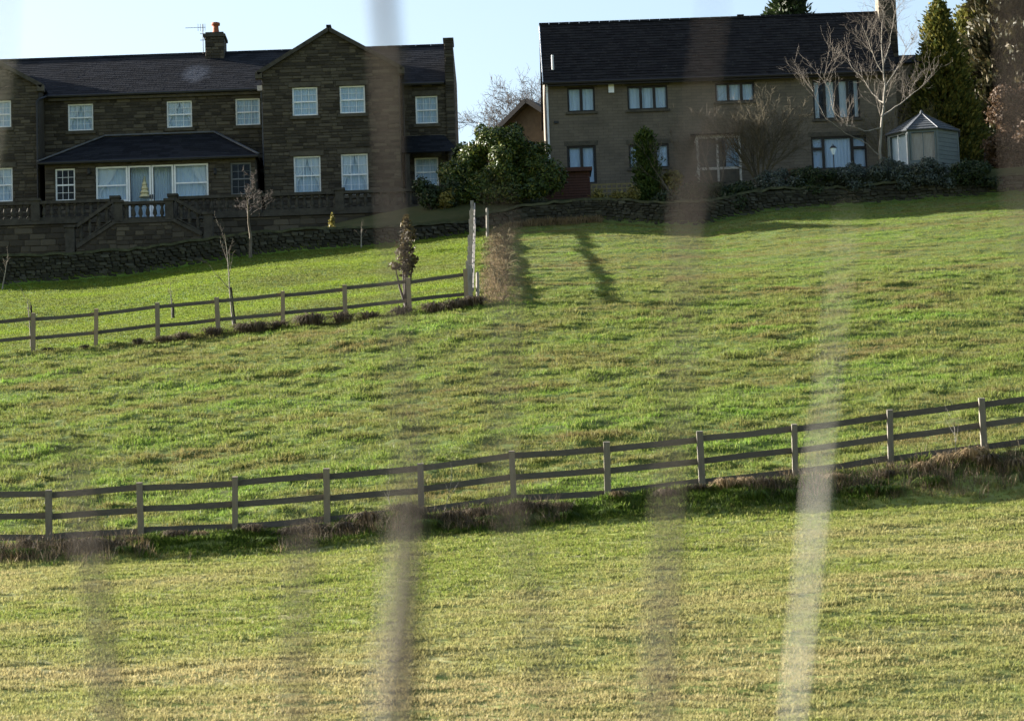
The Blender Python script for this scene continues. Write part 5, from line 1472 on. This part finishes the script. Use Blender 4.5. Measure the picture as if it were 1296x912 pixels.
for px, Y, sc in ((90,60.4,1.2),(112,60.3,1.3),(130,60.4,1.1),(215,60.4,.9),(310,60.4,.9),(360,60.4,1.1),(390,60.4,1.2),(430,60.4,1.2),(455,60.5,1.2),(500,60.4,1.1),(560,60.4,1.0),(590,60.4,.9),(640,60.4,1.1),(660,60.3,1.1),(830,60.4,.8),(870,60.5,.8),(955,60.4,.9),(1110,60.4,.7),(1235,60.3,1.1),(30,60.4,.9)):
    tussock(px, Y, TB[rs.randrange(3)], sc, 'dark brown withered clump on the bank under the three-rail fence', 'brown clumps under the lower fence', rs)
for px, Y, sc in ((530,60.0,.9),(610,60.0,1.0),(700,59.9,1.0),(760,59.9,.9),(940,59.9,1.0),(985,60.0,1.1),(1075,59.9,1.2),(1110,59.8,1.1),(1160,59.9,1.1),(20,60.0,1.0),(150,59.8,.8),(330,59.9,.9)):
    tussock(px, Y, TG[rs.randrange(3)], sc, 'dark green rushy clump low on the bank under the three-rail fence', 'green clumps under the lower fence', rs)
for px, sc in ((60,.6),(105,.5),(172,.6),(205,.8),(230,.9),(268,.9),(308,1.15),(325,1.2),(350,.9),(385,1.15),(395,1.2),(432,1.25),(465,1.0),(505,1.1),(548,1.3),(575,1.2),(598,1.2)):
    tussock(px, 90.75+rs.uniform(-.15,.1), TB[rs.randrange(3)], sc*1.35, 'dark brown tussock at the foot of the two-rail fence', 'brown tussocks under the upper fence', rs)
# thin dead stalks at the lower fence
for i, (px, h_, ln) in enumerate(((548,.9,.25),(490,.75,-.3),(1195,1.0,.02))):
    p = gpt(px, 60.7)
    bare_tree('dead_stalk', p, h_, .012, ['bowed pale dead stalk leaning over the middle of the three-rail fence', 'slanting dead stalk crossing the lower rail beside the brambles', 'upright thin dead stalk beside the largest straw tussocks'][i], 600+i, M['pale_bark'], cat='stalk', maxlev=1, trunk=1.0, kids=[4], start=[.5], angle=(15,40), rmin=.004, wander=.06, lean=(ln,0))

# ================================================================== slender stems close to the camera, out of focus
def near_stem(chain, D, mat, label, seed, below=(0,0)):
    """chain: pixel x, pixel y, thickness in metres, all at depth D; the stem is rooted in the ground and goes on above"""
    rs = random.Random(seed)
    pts = [P(c[0], c[1], D + rs.uniform(-.02,.02)) for c in chain]; rr = [c[2]/2 for c in chain]
    low = pts[0]; g = Vector((low.x + below[0], low.y + below[1], 0)); g.z = tz(g.x, g.y) - .05
    P0 = [g, g.lerp(low, .5)+Vector((rs.uniform(-.02,.02), 0, 0))] + pts; R0 = [rr[0]*1.35, rr[0]*1.15] + rr
    root = thing('slender_stem', (g.x, g.y, g.z+.05), label, 'stem', 'saplings close to the camera')
    mb = MB().tube(P0, R0, 10); mb.build('stem', mat, root, True)
    return root, P0, R0
def twig(root, a, b_, D, r, mat, bend=.02):
    p, q = P(*a, D), P(*b_, D); m_ = p.lerp(q, .5) + Vector((bend, .02, .01))
    MB().tube([p, m_, q], [r, r*.8, r*.4], 6).build('twig', mat, root, True)
r, _, _ = near_stem([(508,930,0.01464),(514,800,0.01525),(521,690,0.01342),(521,620,0.00671),(508,470,0.00460),(500,330,0.00460),(494,180,0.00460),(492,80,0.00915),(485,0,0.01098),(478,-300,0.00976),(490,-700,0.00610)], 2.0, M['brown_stem'], 'dark slender blurred stem running the full height before the gable wing', 701)
twig(r, (470,960), (503,600), 2.04, .0028, M['grey_stem'], .004)
twig(r, (521,640), (560,420), 2.0, .0012, M['brown_stem'], .004)
r, _, _ = near_stem([(1003,930,.0055),(1012,850,.0063),(1024,740,.0066),(1033,650,.0064),(1037,590,.0052),(1048,490,.0022),(1060,380,.0016),(1074,262,.0012)], 2.1, M['pale_stem'], 'pale sunlit blurred stem curving before the lower field', 702)
r, _, _ = near_stem([(834,930,.0085),(842,760,.0092),(849,640,.0078),(857,540,.0042),(864,400,.0034),(872,275,.0066),(880,190,.0026),(902,20,.0020),(915,-300,.0018)], 1.75, M['brown_stem'], 'brownish blurred stem rising before the small columnar conifer', 703)
twig(r, (872,290), (925,120), 1.75, .0012, M['brown_stem'], .004)
twig(r, (857,560), (880,430), 1.75, .0010, M['grey_stem'], -.003)
r, _, _ = near_stem([(145,930,0.00941),(130,800,0.00941),(114,690,0.00817),(95,590,0.00564),(84,540,0.00251)], 1.9, M['brown_stem'], 'faint short blurred stem with its tip in the rough pasture', 704)
r, _, _ = near_stem([(374,930,0.00741),(378,800,0.00741),(384,690,0.00673),(388,640,0.00269)], 1.9, M['brown_stem'], 'faint thin blurred shoot ending at the brambles under the lower fence', 705)
r, _, _ = near_stem([(700,930,0.00325),(684,800,0.00417),(655,700,0.00463),(640,620,0.00417),(636,500,0.00417),(645,380,0.00556),(640,300,0.00371),(630,240,0.00186)], 1.7, M['brown_stem'], 'faint crooked blurred shoot before the bramble strip', 706)
r, _, _ = near_stem([(1420,930,0.00409),(1350,500,0.00409),(1296,260,0.00435),(1290,120,0.00435),(1282,0,0.00409),(1270,-300,0.00307)], 1.6, M['brown_stem'], 'brown blurred stem at the end of the beech hedge', 707)
r, _, _ = near_stem([(-120,930,0.00446),(-60,500,0.00446),(-14,170,0.00409),(2,60,0.00372),(4,0,0.00335),(10,-300,0.00260)], 1.8, M['grey_stem'], 'grey blurred stem before the partly seen gable wing', 708)
